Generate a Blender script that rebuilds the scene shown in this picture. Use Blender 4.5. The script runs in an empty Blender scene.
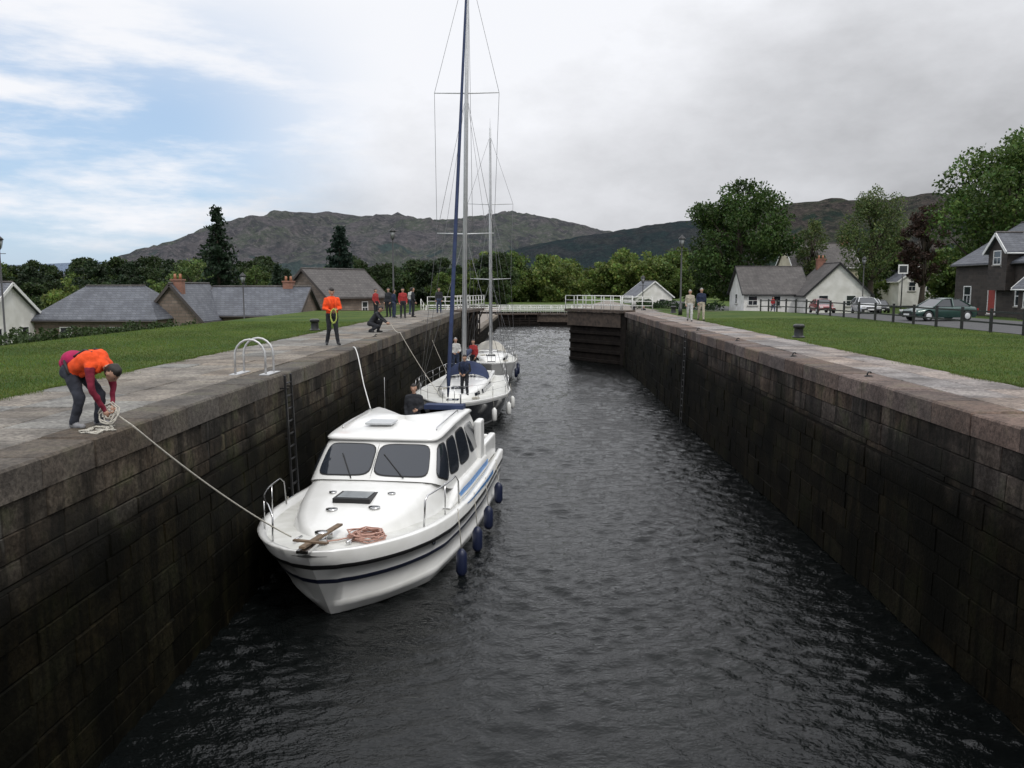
import bpy, math, random
import numpy as np
from mathutils import Vector, Matrix, noise as mn
R=random.Random(7)
scene=bpy.context.scene
coll=scene.collection
def sm(t):
    t=max(0.0,min(1.0,t)); return t*t*(3-2*t)
# ---------------------------------------------------------------- materials
MATS={}
def newmat(name):
    m=bpy.data.materials.new(name); m.use_nodes=True
    nt=m.node_tree; b=nt.nodes['Principled BSDF']; return m,nt,b
def nmat(name,base,var=None,scale=4,rough=.6,bump=0,bscale=None,metal=0,spec=.5,coat=0,detail=6,contrast=(.35,.65)):
    if name in MATS: return MATS[name]
    m,nt,b=newmat(name); N=nt.nodes; L=nt.links
    tc=N.new('ShaderNodeTexCoord')
    b.inputs['Roughness'].default_value=rough; b.inputs['Metallic'].default_value=metal
    b.inputs['Specular IOR Level'].default_value=spec; b.inputs['Coat Weight'].default_value=coat
    if var is None: var=tuple(c*.85 for c in base)
    n=N.new('ShaderNodeTexNoise'); n.inputs['Scale'].default_value=scale; n.inputs['Detail'].default_value=detail
    L.new(tc.outputs['Object'],n.inputs['Vector'])
    r=N.new('ShaderNodeValToRGB'); r.color_ramp.elements[0].position=contrast[0]; r.color_ramp.elements[1].position=contrast[1]
    r.color_ramp.elements[0].color=(*base,1); r.color_ramp.elements[1].color=(*var,1)
    L.new(n.outputs['Fac'],r.inputs['Fac']); L.new(r.outputs['Color'],b.inputs['Base Color'])
    if bump:
        n2=N.new('ShaderNodeTexNoise'); n2.inputs['Scale'].default_value=bscale or scale*4; n2.inputs['Detail'].default_value=8
        L.new(tc.outputs['Object'],n2.inputs['Vector'])
        bp=N.new('ShaderNodeBump'); bp.inputs['Strength'].default_value=bump; bp.inputs['Distance'].default_value=.03
        L.new(n2.outputs['Fac'],bp.inputs['Height']); L.new(bp.outputs['Normal'],b.inputs['Normal'])
    MATS[name]=m; return m
def mathn(nt,op,a,b=None,c=None,clamp=False):
    n=nt.nodes.new('ShaderNodeMath'); n.operation=op; n.use_clamp=clamp
    for i,v in enumerate((a,b,c)):
        if v is None: continue
        if isinstance(v,(int,float)): n.inputs[i].default_value=v
        else: nt.links.new(v,n.inputs[i])
    return n.outputs[0]
def mixc(nt,f,a,b,mode='MIX'):
    n=nt.nodes.new('ShaderNodeMix'); n.data_type='RGBA'; n.blend_type=mode
    if isinstance(f,(int,float)): n.inputs[0].default_value=f
    else: nt.links.new(f,n.inputs[0])
    for s,v in ((6,a),(7,b)):
        if isinstance(v,tuple): n.inputs[s].default_value=(*v[:3],1)
        else: nt.links.new(v,n.inputs[s])
    return n.outputs[2]
def noisen(nt,vec,scale,detail=6,rough=.5):
    n=nt.nodes.new('ShaderNodeTexNoise'); n.inputs['Scale'].default_value=scale; n.inputs['Detail'].default_value=detail
    n.inputs['Roughness'].default_value=rough
    nt.links.new(vec,n.inputs['Vector']); return n.outputs['Fac']
def maprange(nt,v,a,b,c=0,d=1):
    n=nt.nodes.new('ShaderNodeMapRange'); n.interpolation_type='SMOOTHSTEP'
    nt.links.new(v,n.inputs[0])
    for i,x in enumerate((a,b,c,d)): n.inputs[i+1].default_value=x
    return n.outputs[0]
def stone_mat(name,wet_shade=True,moss=.35,bump=.6,lichen=.45):
    m,nt,b=newmat(name); N=nt.nodes; L=nt.links
    tc=N.new('ShaderNodeTexCoord'); P=tc.outputs['Object']
    at=N.new('ShaderNodeAttribute'); at.attribute_name='Col'
    n1=noisen(nt,P,1.3,8,.6); n2=noisen(nt,P,14,8,.65); n3=noisen(nt,P,.35,4); n6=noisen(nt,P,.55,7,.65)
    f=maprange(nt,n1,.3,.7,.5,1.3)
    f2=maprange(nt,n2,.3,.7,.55,1.4)
    ff=mathn(nt,'MULTIPLY',f,f2)
    cm=nt.nodes.new('ShaderNodeVectorMath'); cm.operation='SCALE'; L.new(at.outputs['Color'],cm.inputs[0]); L.new(ff,cm.inputs['Scale'])
    col=cm.outputs[0]
    col=mixc(nt,maprange(nt,n1,.48,.68,0,moss),col,(.038,.052,.016))
    n4=noisen(nt,P,5,8,.7)
    col=mixc(nt,maprange(nt,n4,.6,.74,0,lichen),col,(.22,.215,.19))
    col=mixc(nt,maprange(nt,n6,.44,.62,0,.85 if wet_shade else .4),col,(.015,.0145,.013) if wet_shade else (.06,.052,.045))
    if wet_shade:
        sx=N.new('ShaderNodeSeparateXYZ'); L.new(P,sx.inputs[0])
        zz=mathn(nt,'ADD',sx.outputs[2],mathn(nt,'MULTIPLY',mathn(nt,'SUBTRACT',n3,.5),.8))
        mp=N.new('ShaderNodeMapping'); mp.inputs['Scale'].default_value=(3,3,.22); L.new(P,mp.inputs[0])
        st=noisen(nt,mp.outputs[0],1.2,6,.6)
        col=mixc(nt,maprange(nt,st,.46,.64,0,.75),col,(.012,.012,.0105))
        mp3=N.new('ShaderNodeMapping'); mp3.inputs['Scale'].default_value=(5,5,.3); mp3.inputs['Location'].default_value=(7,3,1); L.new(P,mp3.inputs[0])
        col=mixc(nt,maprange(nt,noisen(nt,mp3.outputs[0],1.1,6,.6),.64,.76,0,.4),col,(.18,.175,.16))
        zz=mathn(nt,'ADD',zz,mathn(nt,'MULTIPLY',mathn(nt,'SUBTRACT',st,.5),.9))
        w=maprange(nt,zz,-.7,-1.6,0,1)
        d=N.new('ShaderNodeVectorMath'); d.operation='MULTIPLY'; L.new(col,d.inputs[0]); d.inputs[1].default_value=(.15,.155,.105)  # lower courses darkened: wet stone, plus shade painted into the colour
        col=mixc(nt,w,col,d.outputs[0])
        L.new(maprange(nt,w,0,1,.9,.75),b.inputs['Roughness'])
        b.inputs['Specular IOR Level'].default_value=.06
    else:
        b.inputs['Roughness'].default_value=.85; b.inputs['Specular IOR Level'].default_value=.3
    L.new(col,b.inputs['Base Color'])
    bp=N.new('ShaderNodeBump'); bp.inputs['Strength'].default_value=bump; bp.inputs['Distance'].default_value=.035
    L.new(mathn(nt,'ADD',n2,mathn(nt,'MULTIPLY',n1,.8)),bp.inputs['Height']); L.new(bp.outputs['Normal'],b.inputs['Normal'])
    return m
def brick_mat(name,c1,c2,mortar,bw=.5,rh=.22,ms=.015,axis='auto',rough=.85,bump=.4,stain=.4):
    m,nt,b=newmat(name); N=nt.nodes; L=nt.links
    tc=N.new('ShaderNodeTexCoord'); sx=N.new('ShaderNodeSeparateXYZ'); L.new(tc.outputs['Object'],sx.inputs[0])
    cx=N.new('ShaderNodeCombineXYZ')
    L.new(mathn(nt,'ADD',sx.outputs[0],sx.outputs[1]),cx.inputs[0]); L.new(sx.outputs[2],cx.inputs[1])
    br=N.new('ShaderNodeTexBrick'); br.inputs['Scale'].default_value=1; br.inputs['Brick Width'].default_value=bw
    br.inputs['Row Height'].default_value=rh; br.inputs['Mortar Size'].default_value=ms
    br.inputs['Color1'].default_value=(*c1,1); br.inputs['Color2'].default_value=(*c2,1); br.inputs['Mortar'].default_value=(*mortar,1)
    L.new(cx.outputs[0],br.inputs['Vector'])
    n=noisen(nt,tc.outputs['Object'],.9,8,.65); nb=noisen(nt,tc.outputs['Object'],4,6,.7)
    col=mixc(nt,maprange(nt,n,.4,.7,0,stain),br.outputs['Color'],tuple(c*.45 for c in c1))
    col=mixc(nt,maprange(nt,nb,.55,.75,0,.35),col,tuple(min(1,c*1.6) for c in c2))
    L.new(col,b.inputs['Base Color']); b.inputs['Roughness'].default_value=rough
    bp=N.new('ShaderNodeBump'); bp.inputs['Strength'].default_value=bump; bp.inputs['Distance'].default_value=.02; bp.invert=True
    L.new(br.outputs['Fac'],bp.inputs['Height']); L.new(bp.outputs['Normal'],b.inputs['Normal'])
    return m
def leaf_mat(name,tint=(1,1,1)):
    m,nt,b=newmat(name); N=nt.nodes; L=nt.links
    at=N.new('ShaderNodeAttribute'); at.attribute_name='Col'
    col=mixc(nt,1.0,at.outputs['Color'],tint,'MULTIPLY')
    L.new(col,b.inputs['Base Color']); b.inputs['Roughness'].default_value=.55; b.inputs['Specular IOR Level'].default_value=.25
    tr=N.new('ShaderNodeBsdfTranslucent'); L.new(col,tr.inputs[0])
    mx=N.new('ShaderNodeMixShader'); mx.inputs[0].default_value=.3
    L.new(b.outputs[0],mx.inputs[1]); L.new(tr.outputs[0],mx.inputs[2]); L.new(mx.outputs[0],N['Material Output'].inputs[0])
    return m
def ground_mat():
    m,nt,b=newmat('grass_ground'); N=nt.nodes; L=nt.links
    tc=N.new('ShaderNodeTexCoord'); P=tc.outputs['Object']
    n1=noisen(nt,P,.35,7,.65); n2=noisen(nt,P,2.2,8,.7); n3=noisen(nt,P,40,4,.7); n4=noisen(nt,P,.012,5); n5=noisen(nt,P,9,5,.7)
    c=mixc(nt,maprange(nt,n1,.40,.60),(.040,.082,.012),(.092,.128,.024))
    c=mixc(nt,maprange(nt,n2,.48,.68,0,.65),c,(.115,.112,.040))
    c=mixc(nt,maprange(nt,n5,.50,.68,0,.6),c,(.032,.070,.010))
    c=mixc(nt,maprange(nt,n3,.4,.7,0,.6),c,(.028,.055,.010))
    c=mixc(nt,maprange(nt,n4,.4,.6,0,.35),c,(.045,.07,.025))
    L.new(c,b.inputs['Base Color']); b.inputs['Roughness'].default_value=.9; b.inputs['Specular IOR Level'].default_value=.15
    bp=N.new('ShaderNodeBump'); bp.inputs['Strength'].default_value=.8; bp.inputs['Distance'].default_value=.05
    L.new(mathn(nt,'ADD',n3,n2),bp.inputs['Height']); L.new(bp.outputs['Normal'],b.inputs['Normal'])
    return m
def hill_mat(name,a,bc,forest,haze,hz,fs=.004,ff=(.5,.6)):
    m,nt,b=newmat(name); N=nt.nodes; L=nt.links
    tc=N.new('ShaderNodeTexCoord'); P=tc.outputs['Object']
    n1=noisen(nt,P,fs,8,.65); n2=noisen(nt,P,fs*4,8,.7); n3=noisen(nt,P,fs*1.7,7,.65); n5=noisen(nt,P,fs*14,6,.7)
    c=mixc(nt,maprange(nt,n1,.42,.56),a,bc)
    c=mixc(nt,maprange(nt,n2,.48,.58,0,.85),c,tuple(x*.42 for x in a))
    c=mixc(nt,maprange(nt,n5,.52,.62,0,.7),c,tuple(x*1.8 for x in a))
    c=mixc(nt,maprange(nt,n5,.46,.36,0,.8),c,tuple(x*.3 for x in bc))
    sx=N.new('ShaderNodeSeparateXYZ'); L.new(P,sx.inputs[0])
    fz=mathn(nt,'ADD',n3,mathn(nt,'MULTIPLY',sx.outputs[2],-.0009))
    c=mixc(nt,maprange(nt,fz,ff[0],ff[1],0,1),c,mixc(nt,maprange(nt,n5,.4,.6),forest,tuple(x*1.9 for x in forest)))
    c=mixc(nt,hz,c,haze)  # aerial haze painted into the base colour, no volume
    L.new(c,b.inputs['Base Color']); b.inputs['Roughness'].default_value=1; b.inputs['Specular IOR Level'].default_value=0
    bp=N.new('ShaderNodeBump'); bp.inputs['Strength'].default_value=1; bp.inputs['Distance'].default_value=60
    L.new(mathn(nt,'ADD',n2,n1),bp.inputs['Height']); L.new(bp.outputs['Normal'],b.inputs['Normal'])
    return m
def water_mat():
    m,nt,b=newmat('canal_water'); N=nt.nodes; L=nt.links
    tc=N.new('ShaderNodeTexCoord'); P=tc.outputs['Object']
    b.inputs['Base Color'].default_value=(.004,.005,.005,1); b.inputs['Roughness'].default_value=.02; b.inputs['IOR'].default_value=1.34
    def mp(s,r):
        n=N.new('ShaderNodeMapping'); n.inputs['Scale'].default_value=s; n.inputs['Rotation'].default_value=(0,0,r); L.new(P,n.inputs[0]); return n.outputs[0]
    c=noisen(nt,mp((1,1.6,1),-.35),8,3,.55)
    bp=N.new('ShaderNodeBump'); bp.inputs['Strength'].default_value=1; bp.inputs['Distance'].default_value=.034
    L.new(c,bp.inputs['Height']); L.new(bp.outputs['Normal'],b.inputs['Normal'])
    return m
def glass_mat(name,c=(.02,.025,.03),r=.05):
    m,nt,b=newmat(name); b.inputs['Base Color'].default_value=(*c,1); b.inputs['Roughness'].default_value=r; b.inputs['Coat Weight'].default_value=.5
    return m
GLASS=glass_mat('window_glass'); BGLASS=glass_mat('tinted_glass',(.022,.027,.036),.06)
WHITE=nmat('white_gelcoat',(.79,.79,.77),(.69,.69,.66),scale=2.2,rough=.25,coat=.3,contrast=(.3,.75))
DECK=nmat('deck_nonslip',(.66,.66,.63),(.55,.55,.51),scale=3,rough=.7,bump=.25,bscale=120)
NAVY=nmat('navy_stripe',(.015,.02,.05),rough=.35)
LBLUE=nmat('blue_stripe',(.05,.24,.58),(.05,.2,.48),rough=.35)
BLACK=nmat('black_rubber',(.015,.015,.016),rough=.6)
BLACKP=nmat('black_paint',(.012,.012,.013),(.02,.02,.02),rough=.35)
STEEL=nmat('stainless_steel',(.62,.62,.62),rough=.22,metal=1)
GALV=nmat('galvanised_steel',(.6,.6,.6),(.45,.45,.45),rough=.45,metal=.6)
ROPE=nmat('rope_fibre',(.60,.57,.50),(.42,.40,.34),scale=60,rough=.9,bump=.5,bscale=150)
ROPER=nmat('pink_rope_fibre',(.50,.30,.24),(.35,.2,.16),scale=60,rough=.9)
ROPEY=nmat('yellow_rope_fibre',(.45,.5,.12),(.3,.35,.08),scale=60,rough=.9)
WOOD=nmat('weathered_wood',(.20,.14,.09),(.10,.07,.045),scale=6,rough=.8,bump=.4)
DWOOD=nmat('wet_dark_timber',(.020,.016,.013),(.009,.007,.006),scale=3,rough=.8,bump=.5,spec=.15)
FEND=nmat('fender_blue',(.012,.018,.05),rough=.4)
ALU=nmat('mast_aluminium',(.60,.61,.62),(.52,.53,.54),rough=.4,metal=.2)
CANV=nmat('navy_canvas',(.02,.035,.09),(.015,.025,.07),rough=.85)
WPAINT=nmat('white_painted_steel',(.72,.72,.70),(.6,.6,.57),rough=.5)
BARK=nmat('bark',(.07,.055,.04),(.04,.032,.025),scale=8,rough=.95,bump=.8)
ASPH=nmat('asphalt',(.075,.075,.076),(.055,.055,.057),scale=2,rough=.9,bump=.3,bscale=60)
RENDER_W=nmat('white_harling',(.74,.73,.70),(.60,.59,.55),scale=1.2,rough=.9,bump=.4,bscale=40)
CREAM=nmat('cream_render',(.55,.50,.38),(.45,.40,.30),scale=1.2,rough=.9)
TRIM=nmat('white_window_frame',(.75,.75,.73),rough=.5)
BTRIM=nmat('black_trim',(.02,.02,.022),rough=.5)
SLATE=brick_mat('slate_roof',(.075,.082,.10),(.12,.13,.15),(.03,.03,.035),.35,.16,.012,rough=.6,stain=.6)
SLATE2=brick_mat('brown_slate_roof',(.085,.078,.075),(.12,.11,.105),(.035,.033,.033),.35,.16,.012,rough=.75,stain=.6)
RUBBLE=brick_mat('rubble_stone',(.15,.115,.09),(.23,.18,.145),(.12,.11,.095),.5,.24,.02)
GSTONE=brick_mat('brown_whinstone',(.028,.022,.019),(.055,.043,.036),(.045,.04,.035),.5,.26,.02)
BRICKR=brick_mat('red_brick',(.26,.10,.06),(.34,.14,.09),(.2,.18,.16),.22,.075,.01)
STONE=stone_mat('lock_masonry',moss=.5,lichen=.18); COPE=stone_mat('coping_stone',wet_shade=False,moss=.4,bump=.7,lichen=.35); PAVE=stone_mat('paving_stone',wet_shade=False,moss=.18,bump=.4,lichen=.35)
LEAF=leaf_mat('leaves'); GRASSB=leaf_mat('grass_blades')
GROUND=ground_mat(); WATER=water_mat()
# ---------------------------------------------------------------- mesh builder
class MB:
    def __init__(s): s.v=[];s.f=[];s.m=[];s.s=[]
    def add(s,vs,fs,mi=0,smooth=False):
        o=len(s.v); s.v+= [tuple(p) for p in vs]
        for i,f in enumerate(fs):
            s.f.append(tuple(o+k for k in f)); s.m.append(mi[i] if isinstance(mi,list) else mi); s.s.append(smooth)
    def box(s,x0,x1,y0,y1,z0,z1,mi=0):
        s.add([(x0,y0,z0),(x1,y0,z0),(x1,y1,z0),(x0,y1,z0),(x0,y0,z1),(x1,y0,z1),(x1,y1,z1),(x0,y1,z1)],
              [(0,3,2,1),(4,5,6,7),(0,1,5,4),(1,2,6,5),(2,3,7,6),(3,0,4,7)],mi)
    def beam(s,p,q,w,h,mi=0):
        p=Vector(p);q=Vector(q);d=(q-p).normalized(); up=Vector((0,0,1)) if abs(d.z)<.95 else Vector((1,0,0))
        a=d.cross(up).normalized()*w/2; b=a.cross(d).normalized()*h/2
        vs=[p-a-b,p+a-b,p+a+b,p-a+b,q-a-b,q+a-b,q+a+b,q-a+b]
        s.add(vs,[(0,3,2,1),(4,5,6,7),(0,1,5,4),(1,2,6,5),(2,3,7,6),(3,0,4,7)],mi)
    def tube(s,pts,r,mi=0,n=8,cap=True):
        pts=[Vector(p) for p in pts]; k=len(pts)
        rr=r if isinstance(r,(list,tuple)) else [r]*k
        vs=[];fs=[]; prev=None
        for i,p in enumerate(pts):
            t=(pts[min(i+1,k-1)]-pts[max(i-1,0)])
            if t.length<1e-9: t=Vector((0,0,1))
            t.normalize()
            if prev is None:
                ref=Vector((0,0,1)) if abs(t.z)<.9 else Vector((1,0,0)); a=t.cross(ref).normalized()
            else:
                a=prev-t*prev.dot(t)
                a=a.normalized() if a.length>1e-6 else t.orthogonal().normalized()
            prev=a; b=t.cross(a)
            for j in range(n):
                an=2*math.pi*j/n; vs.append(p+(a*math.cos(an)+b*math.sin(an))*rr[i])
        for i in range(k-1):
            for j in range(n):
                fs.append((i*n+j,i*n+(j+1)%n,(i+1)*n+(j+1)%n,(i+1)*n+j))
        if cap: fs.append(tuple(range(n-1,-1,-1))); fs.append(tuple((k-1)*n+j for j in range(n)))
        s.add(vs,fs,mi,True)
    def loft(s,rows,mi=0,smooth=True,flip=False,close=False):
        n=len(rows[0]); vs=[p for r in rows for p in r]; fs=[];ms=[]
        for i in range(len(rows)-1):
            for j in range(n if close else n-1):
                f=(i*n+j,i*n+(j+1)%n,(i+1)*n+(j+1)%n,(i+1)*n+j)
                fs.append(f[::-1] if flip else f); ms.append(mi[j] if isinstance(mi,list) else mi)
        s.add(vs,fs,ms,smooth)
    def ell(s,c,r,mi=0,nu=16,nv=10,M=None):
        rows=[]
        for i in range(nv+1):
            th=math.pi*i/nv; row=[]
            for j in range(nu):
                ph=2*math.pi*j/nu
                p=Vector((r[0]*math.sin(th)*math.cos(ph),r[1]*math.sin(th)*math.sin(ph),r[2]*math.cos(th)))
                if M: p=M@p
                row.append(p+Vector(c))
            rows.append(row)
        s.loft(rows,mi,True,close=True)
    def disc(s,c,r,mi=0,n=20,axis='z',h=.02):
        c=Vector(c); d={'z':Vector((0,0,1)),'x':Vector((1,0,0)),'y':Vector((0,1,0))}[axis]
        s.tube([c,c+d*h],r,mi,n)
    def obj(s,name,mats,parent=None,loc=(0,0,0),rot=(0,0,0),bevel=0):
        me=bpy.data.meshes.new(name); me.from_pydata(s.v,[],s.f)
        for m in (mats if isinstance(mats,(list,tuple)) else [mats]): me.materials.append(m)
        me.polygons.foreach_set('material_index',s.m); me.polygons.foreach_set('use_smooth',s.s); me.update()
        o=bpy.data.objects.new(name,me); coll.objects.link(o); o.location=loc; o.rotation_euler=rot
        if parent: o.parent=parent
        if bevel:
            b=o.modifiers.new('bevel','BEVEL'); b.width=bevel; b.segments=2; b.limit_method='ANGLE'
        return o
def group(name,loc=(0,0,0),rz=0,sc=1,rx=0,ry=0):
    e=bpy.data.objects.new(name,None); e.empty_display_size=.3; coll.objects.link(e); e.location=loc; e.rotation_euler=(rx,ry,rz); e.scale=(sc,sc,sc); return e
def setcol(me,cols):
    a=me.color_attributes.new('Col','FLOAT_COLOR','POINT'); a.data.foreach_set('color',np.asarray(cols,dtype=np.float32).ravel())
# ---------------------------------------------------------------- camera
CAMZ=1.9
cam=bpy.data.cameras.new('camera'); co=bpy.data.objects.new('camera',cam); coll.objects.link(co)
cam.sensor_width=36; cam.lens=29.2; cam.clip_start=.1; cam.clip_end=30000
co.location=(0,0,CAMZ); co.rotation_euler=(math.radians(90-6.73),0,math.radians(1.59)); scene.camera=co
# ---------------------------------------------------------------- world
SUN_EL=math.radians(52); SUN_AZ=math.radians(150)
w=bpy.data.worlds.new('World'); scene.world=w; w.use_nodes=True; nt=w.node_tree; N=nt.nodes; L=nt.links
for n in list(N): N.remove(n)
out=N.new('ShaderNodeOutputWorld'); bg=N.new('ShaderNodeBackground'); bg.inputs[1].default_value=.1; L.new(bg.outputs[0],out.inputs[0])
sky=N.new('ShaderNodeTexSky'); sky.sky_type='NISHITA'; sky.sun_disc=False; sky.sun_elevation=SUN_EL; sky.sun_rotation=SUN_AZ
sky.air_density=1; sky.dust_density=1.0
tc=N.new('ShaderNodeTexCoord'); D=tc.outputs['Generated']; sx=N.new('ShaderNodeSeparateXYZ'); L.new(D,sx.inputs[0])
dx,dy,dz=sx.outputs
mp=N.new('ShaderNodeMapping'); mp.inputs['Scale'].default_value=(1,1,2.0); mp.inputs['Location'].default_value=(.35,.2,.15); L.new(D,mp.inputs[0])
n1=noisen(nt,mp.outputs[0],2.0,9,.5); n2=noisen(nt,mp.outputs[0],6.5,10,.6)
mp2=N.new('ShaderNodeMapping'); mp2.inputs['Scale'].default_value=(1,1,4.5); mp2.inputs['Rotation'].default_value=(0,.25,0); L.new(D,mp2.inputs[0])
n3=noisen(nt,mp2.outputs[0],3.2,9,.6)
lum=mathn(nt,'ADD',.60,mathn(nt,'MULTIPLY',dz,1.30))
lum=mathn(nt,'ADD',lum,mathn(nt,'MULTIPLY',mathn(nt,'MAXIMUM',dx,0.0),-.42))
lum=mathn(nt,'ADD',lum,mathn(nt,'MULTIPLY',mathn(nt,'MINIMUM',dx,0.0),-.55))
lum=mathn(nt,'ADD',lum,mathn(nt,'MULTIPLY',mathn(nt,'SUBTRACT',n1,.5),.7))
lum=mathn(nt,'ADD',lum,mathn(nt,'MULTIPLY',mathn(nt,'SUBTRACT',n2,.5),.42))
lum=mathn(nt,'MAXIMUM',mathn(nt,'MINIMUM',lum,.95),.38)
# overcast skies are brightest overhead
lum=mathn(nt,'ADD',lum,maprange(nt,dz,.34,.75,0,.45))
rr=N.new('ShaderNodeCombineXYZ')
L.new(mathn(nt,'MULTIPLY',lum,9.75),rr.inputs[0]); L.new(mathn(nt,'MULTIPLY',lum,9.9),rr.inputs[1]); L.new(mathn(nt,'MULTIPLY',lum,10.35),rr.inputs[2])
blue=mathn(nt,'MULTIPLY',maprange(nt,dx,-.14,-.40,0,1),maprange(nt,dz,.36,.17,0,1))
blue=mathn(nt,'MULTIPLY',blue,maprange(nt,n3,.36,.57,0.0,1.0))
skyb=mixc(nt,.6,sky.outputs[0],(5.4,7.3,10.0))
L.new(mixc(nt,blue,rr.outputs[0],skyb),bg.inputs[0])
sl=bpy.data.lights.new('sun','SUN'); sl.energy=1.3; sl.angle=math.radians(11); sl.color=(1,.96,.9); so=bpy.data.objects.new('sun',sl); coll.objects.link(so)
sd=Vector((math.sin(SUN_AZ)*math.cos(SUN_EL),math.cos(SUN_AZ)*math.cos(SUN_EL),math.sin(SUN_EL)))
so.rotation_euler=sd.to_track_quat('Z','Y').to_euler(); so.location=(0,-20,60)
scene.view_settings.view_transform='Standard'; scene.view_settings.look='None'; scene.view_settings.exposure=0
# ---------------------------------------------------------------- ground
XL,XR,ZW=-5.5,6.6,-4.0
def gz(x,y):
    d=sm((y-65)/12)
    if x<1:
        s=sm((-x-17.3)/6.5); z=-.03-2.7*s-2.4*d*(1-s)
    else:
        wv=sm((x-9)/7); z=-.03-.25*sm((x-19)/3)-(2.4*d)*(1-wv)-wv*1.0*sm((y-58)/50)
        z+=sm((x-38)/60)*4*sm((y-75)/60)
    far=sm((y-200)/150); z=z*(1-far)-4*far
    if abs(x)>25: z+=.35*mn.noise(Vector((x*.03,y*.03,0)))*sm((abs(x)-25)/30)
    return z
gx=[-9000,-5000,-2500,-1400,-800,-500,-300,-200,-150,-120,-95,-80,-68,-58,-50,-43,-37,-33,-30,-27.5,-25,-23.5,-22,-20.5,-19.3,-18.3,-17.3,-15,-12,-9.1,-6.0,7.2,9.2,12,15,17,19,20.2,22,24,27,30,34,38,43,50,58,68,80,95,120,150,200,300,500,800,1400,2500,5000,9000]
gy=[-60,-40,-20,-10,0,5,10,15,20,25,30,35,40,45,50,55,60,65,68,71,74,77,80,85,90,95,100,110,120,128,140,155,175,200,225,250,300,350,450,600,900,1500,2500,4500,9500]
def sheet(name,xs,ys,off,mat,hole=None,parent=None):
    mb=MB(); nx=len(xs); vs=[(x,y,gz(x,y)+off) for y in ys for x in xs]; fs=[]
    for j in range(len(ys)-1):
        for i in range(nx-1):
            if hole and hole(xs[i],xs[i+1],ys[j],ys[j+1]): continue
            fs.append((j*nx+i,j*nx+i+1,(j+1)*nx+i+1,(j+1)*nx+i))
    mb.add(vs,fs,0,True); return mb.obj(name,mat,parent)
sheet('ground',gx,gy,0,GROUND,lambda a,b,c,d:a==-6.0 and c<128)
sheet('road',[x for x in gx if 20.2<=x<=30],[y for y in gy if -20<=y<=200],.02,ASPH)
GRAV=nmat('gravel',(.24,.21,.18),(.17,.15,.13),scale=3,rough=.95,bump=.5,bscale=50)
sheet('canal_towpath',[-17.3,-15,-12,-9.1,-6.0],[y for y in gy if 65<=y<=175],.03,GRAV)
sheet('quay_path',[7.2,9.2,12,15],[y for y in gy if 65<=y<=175],.03,GRAV)
def water():
    g=np.random.default_rng(12)
    ys=[-14.0]
    while ys[-1]<127.4:
        y=ys[-1]; ys.append(y+(.15 if y<8 else .045 if y<24 else .06 if y<42 else .10 if y<70 else .25))
    ys[-1]=127.5; ys=np.array(ys); xs=np.arange(XL-.1,XR+.12,.052); X,Y=np.meshgrid(xs,ys); Z=np.zeros_like(X)
    nw=80; wl=np.exp(g.uniform(np.log(.19),np.log(.75),nw)); an=g.normal(math.pi/2,.6,nw)
    for i in range(nw):
        k=2*math.pi/wl[i]; a=.036/k; fade=np.clip((wl[i]-.15)/.35*1.0+(26-Y)/20,0,1) if wl[i]<.5 else 1
        ph=g.uniform(0,6.28); Z+=a*fade*np.sin(k*(X*math.cos(an[i])+Y*math.sin(an[i]))+ph+.9*np.sin(.9*X+.37*Y+i)+.6*np.sin(1.7*Y-.8*X+2*i))
    p_=.85+.45*np.sin(.55*X+.21*Y+1.2*np.sin(.17*Y))*np.sin(.33*Y-.4*X+.5)+.25*np.sin(.9*Y+.8*X)
    Z=Z*np.clip(p_,.5,1.3)+ZW
    nx=len(xs);ny=len(ys); v=np.stack([X,Y,Z],-1).reshape(-1,3)
    i=np.arange(nx-1)[None,:]+np.arange(ny-1)[:,None]*nx; q=np.stack([i,i+1,i+1+nx,i+nx],-1).reshape(-1); n=len(q)//4
    me=bpy.data.meshes.new('canal_water'); me.vertices.add(len(v)); me.vertices.foreach_set('co',v.ravel()); me.loops.add(4*n); me.loops.foreach_set('vertex_index',q); me.polygons.add(n)
    me.polygons.foreach_set('loop_start',np.arange(n)*4); me.polygons.foreach_set('loop_total',np.full(n,4)); me.polygons.foreach_set('use_smooth',np.ones(n,dtype=bool)); me.update(calc_edges=True)
    me.materials.append(WATER); o=bpy.data.objects.new('canal_water',me); coll.objects.link(o)
water()
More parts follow.
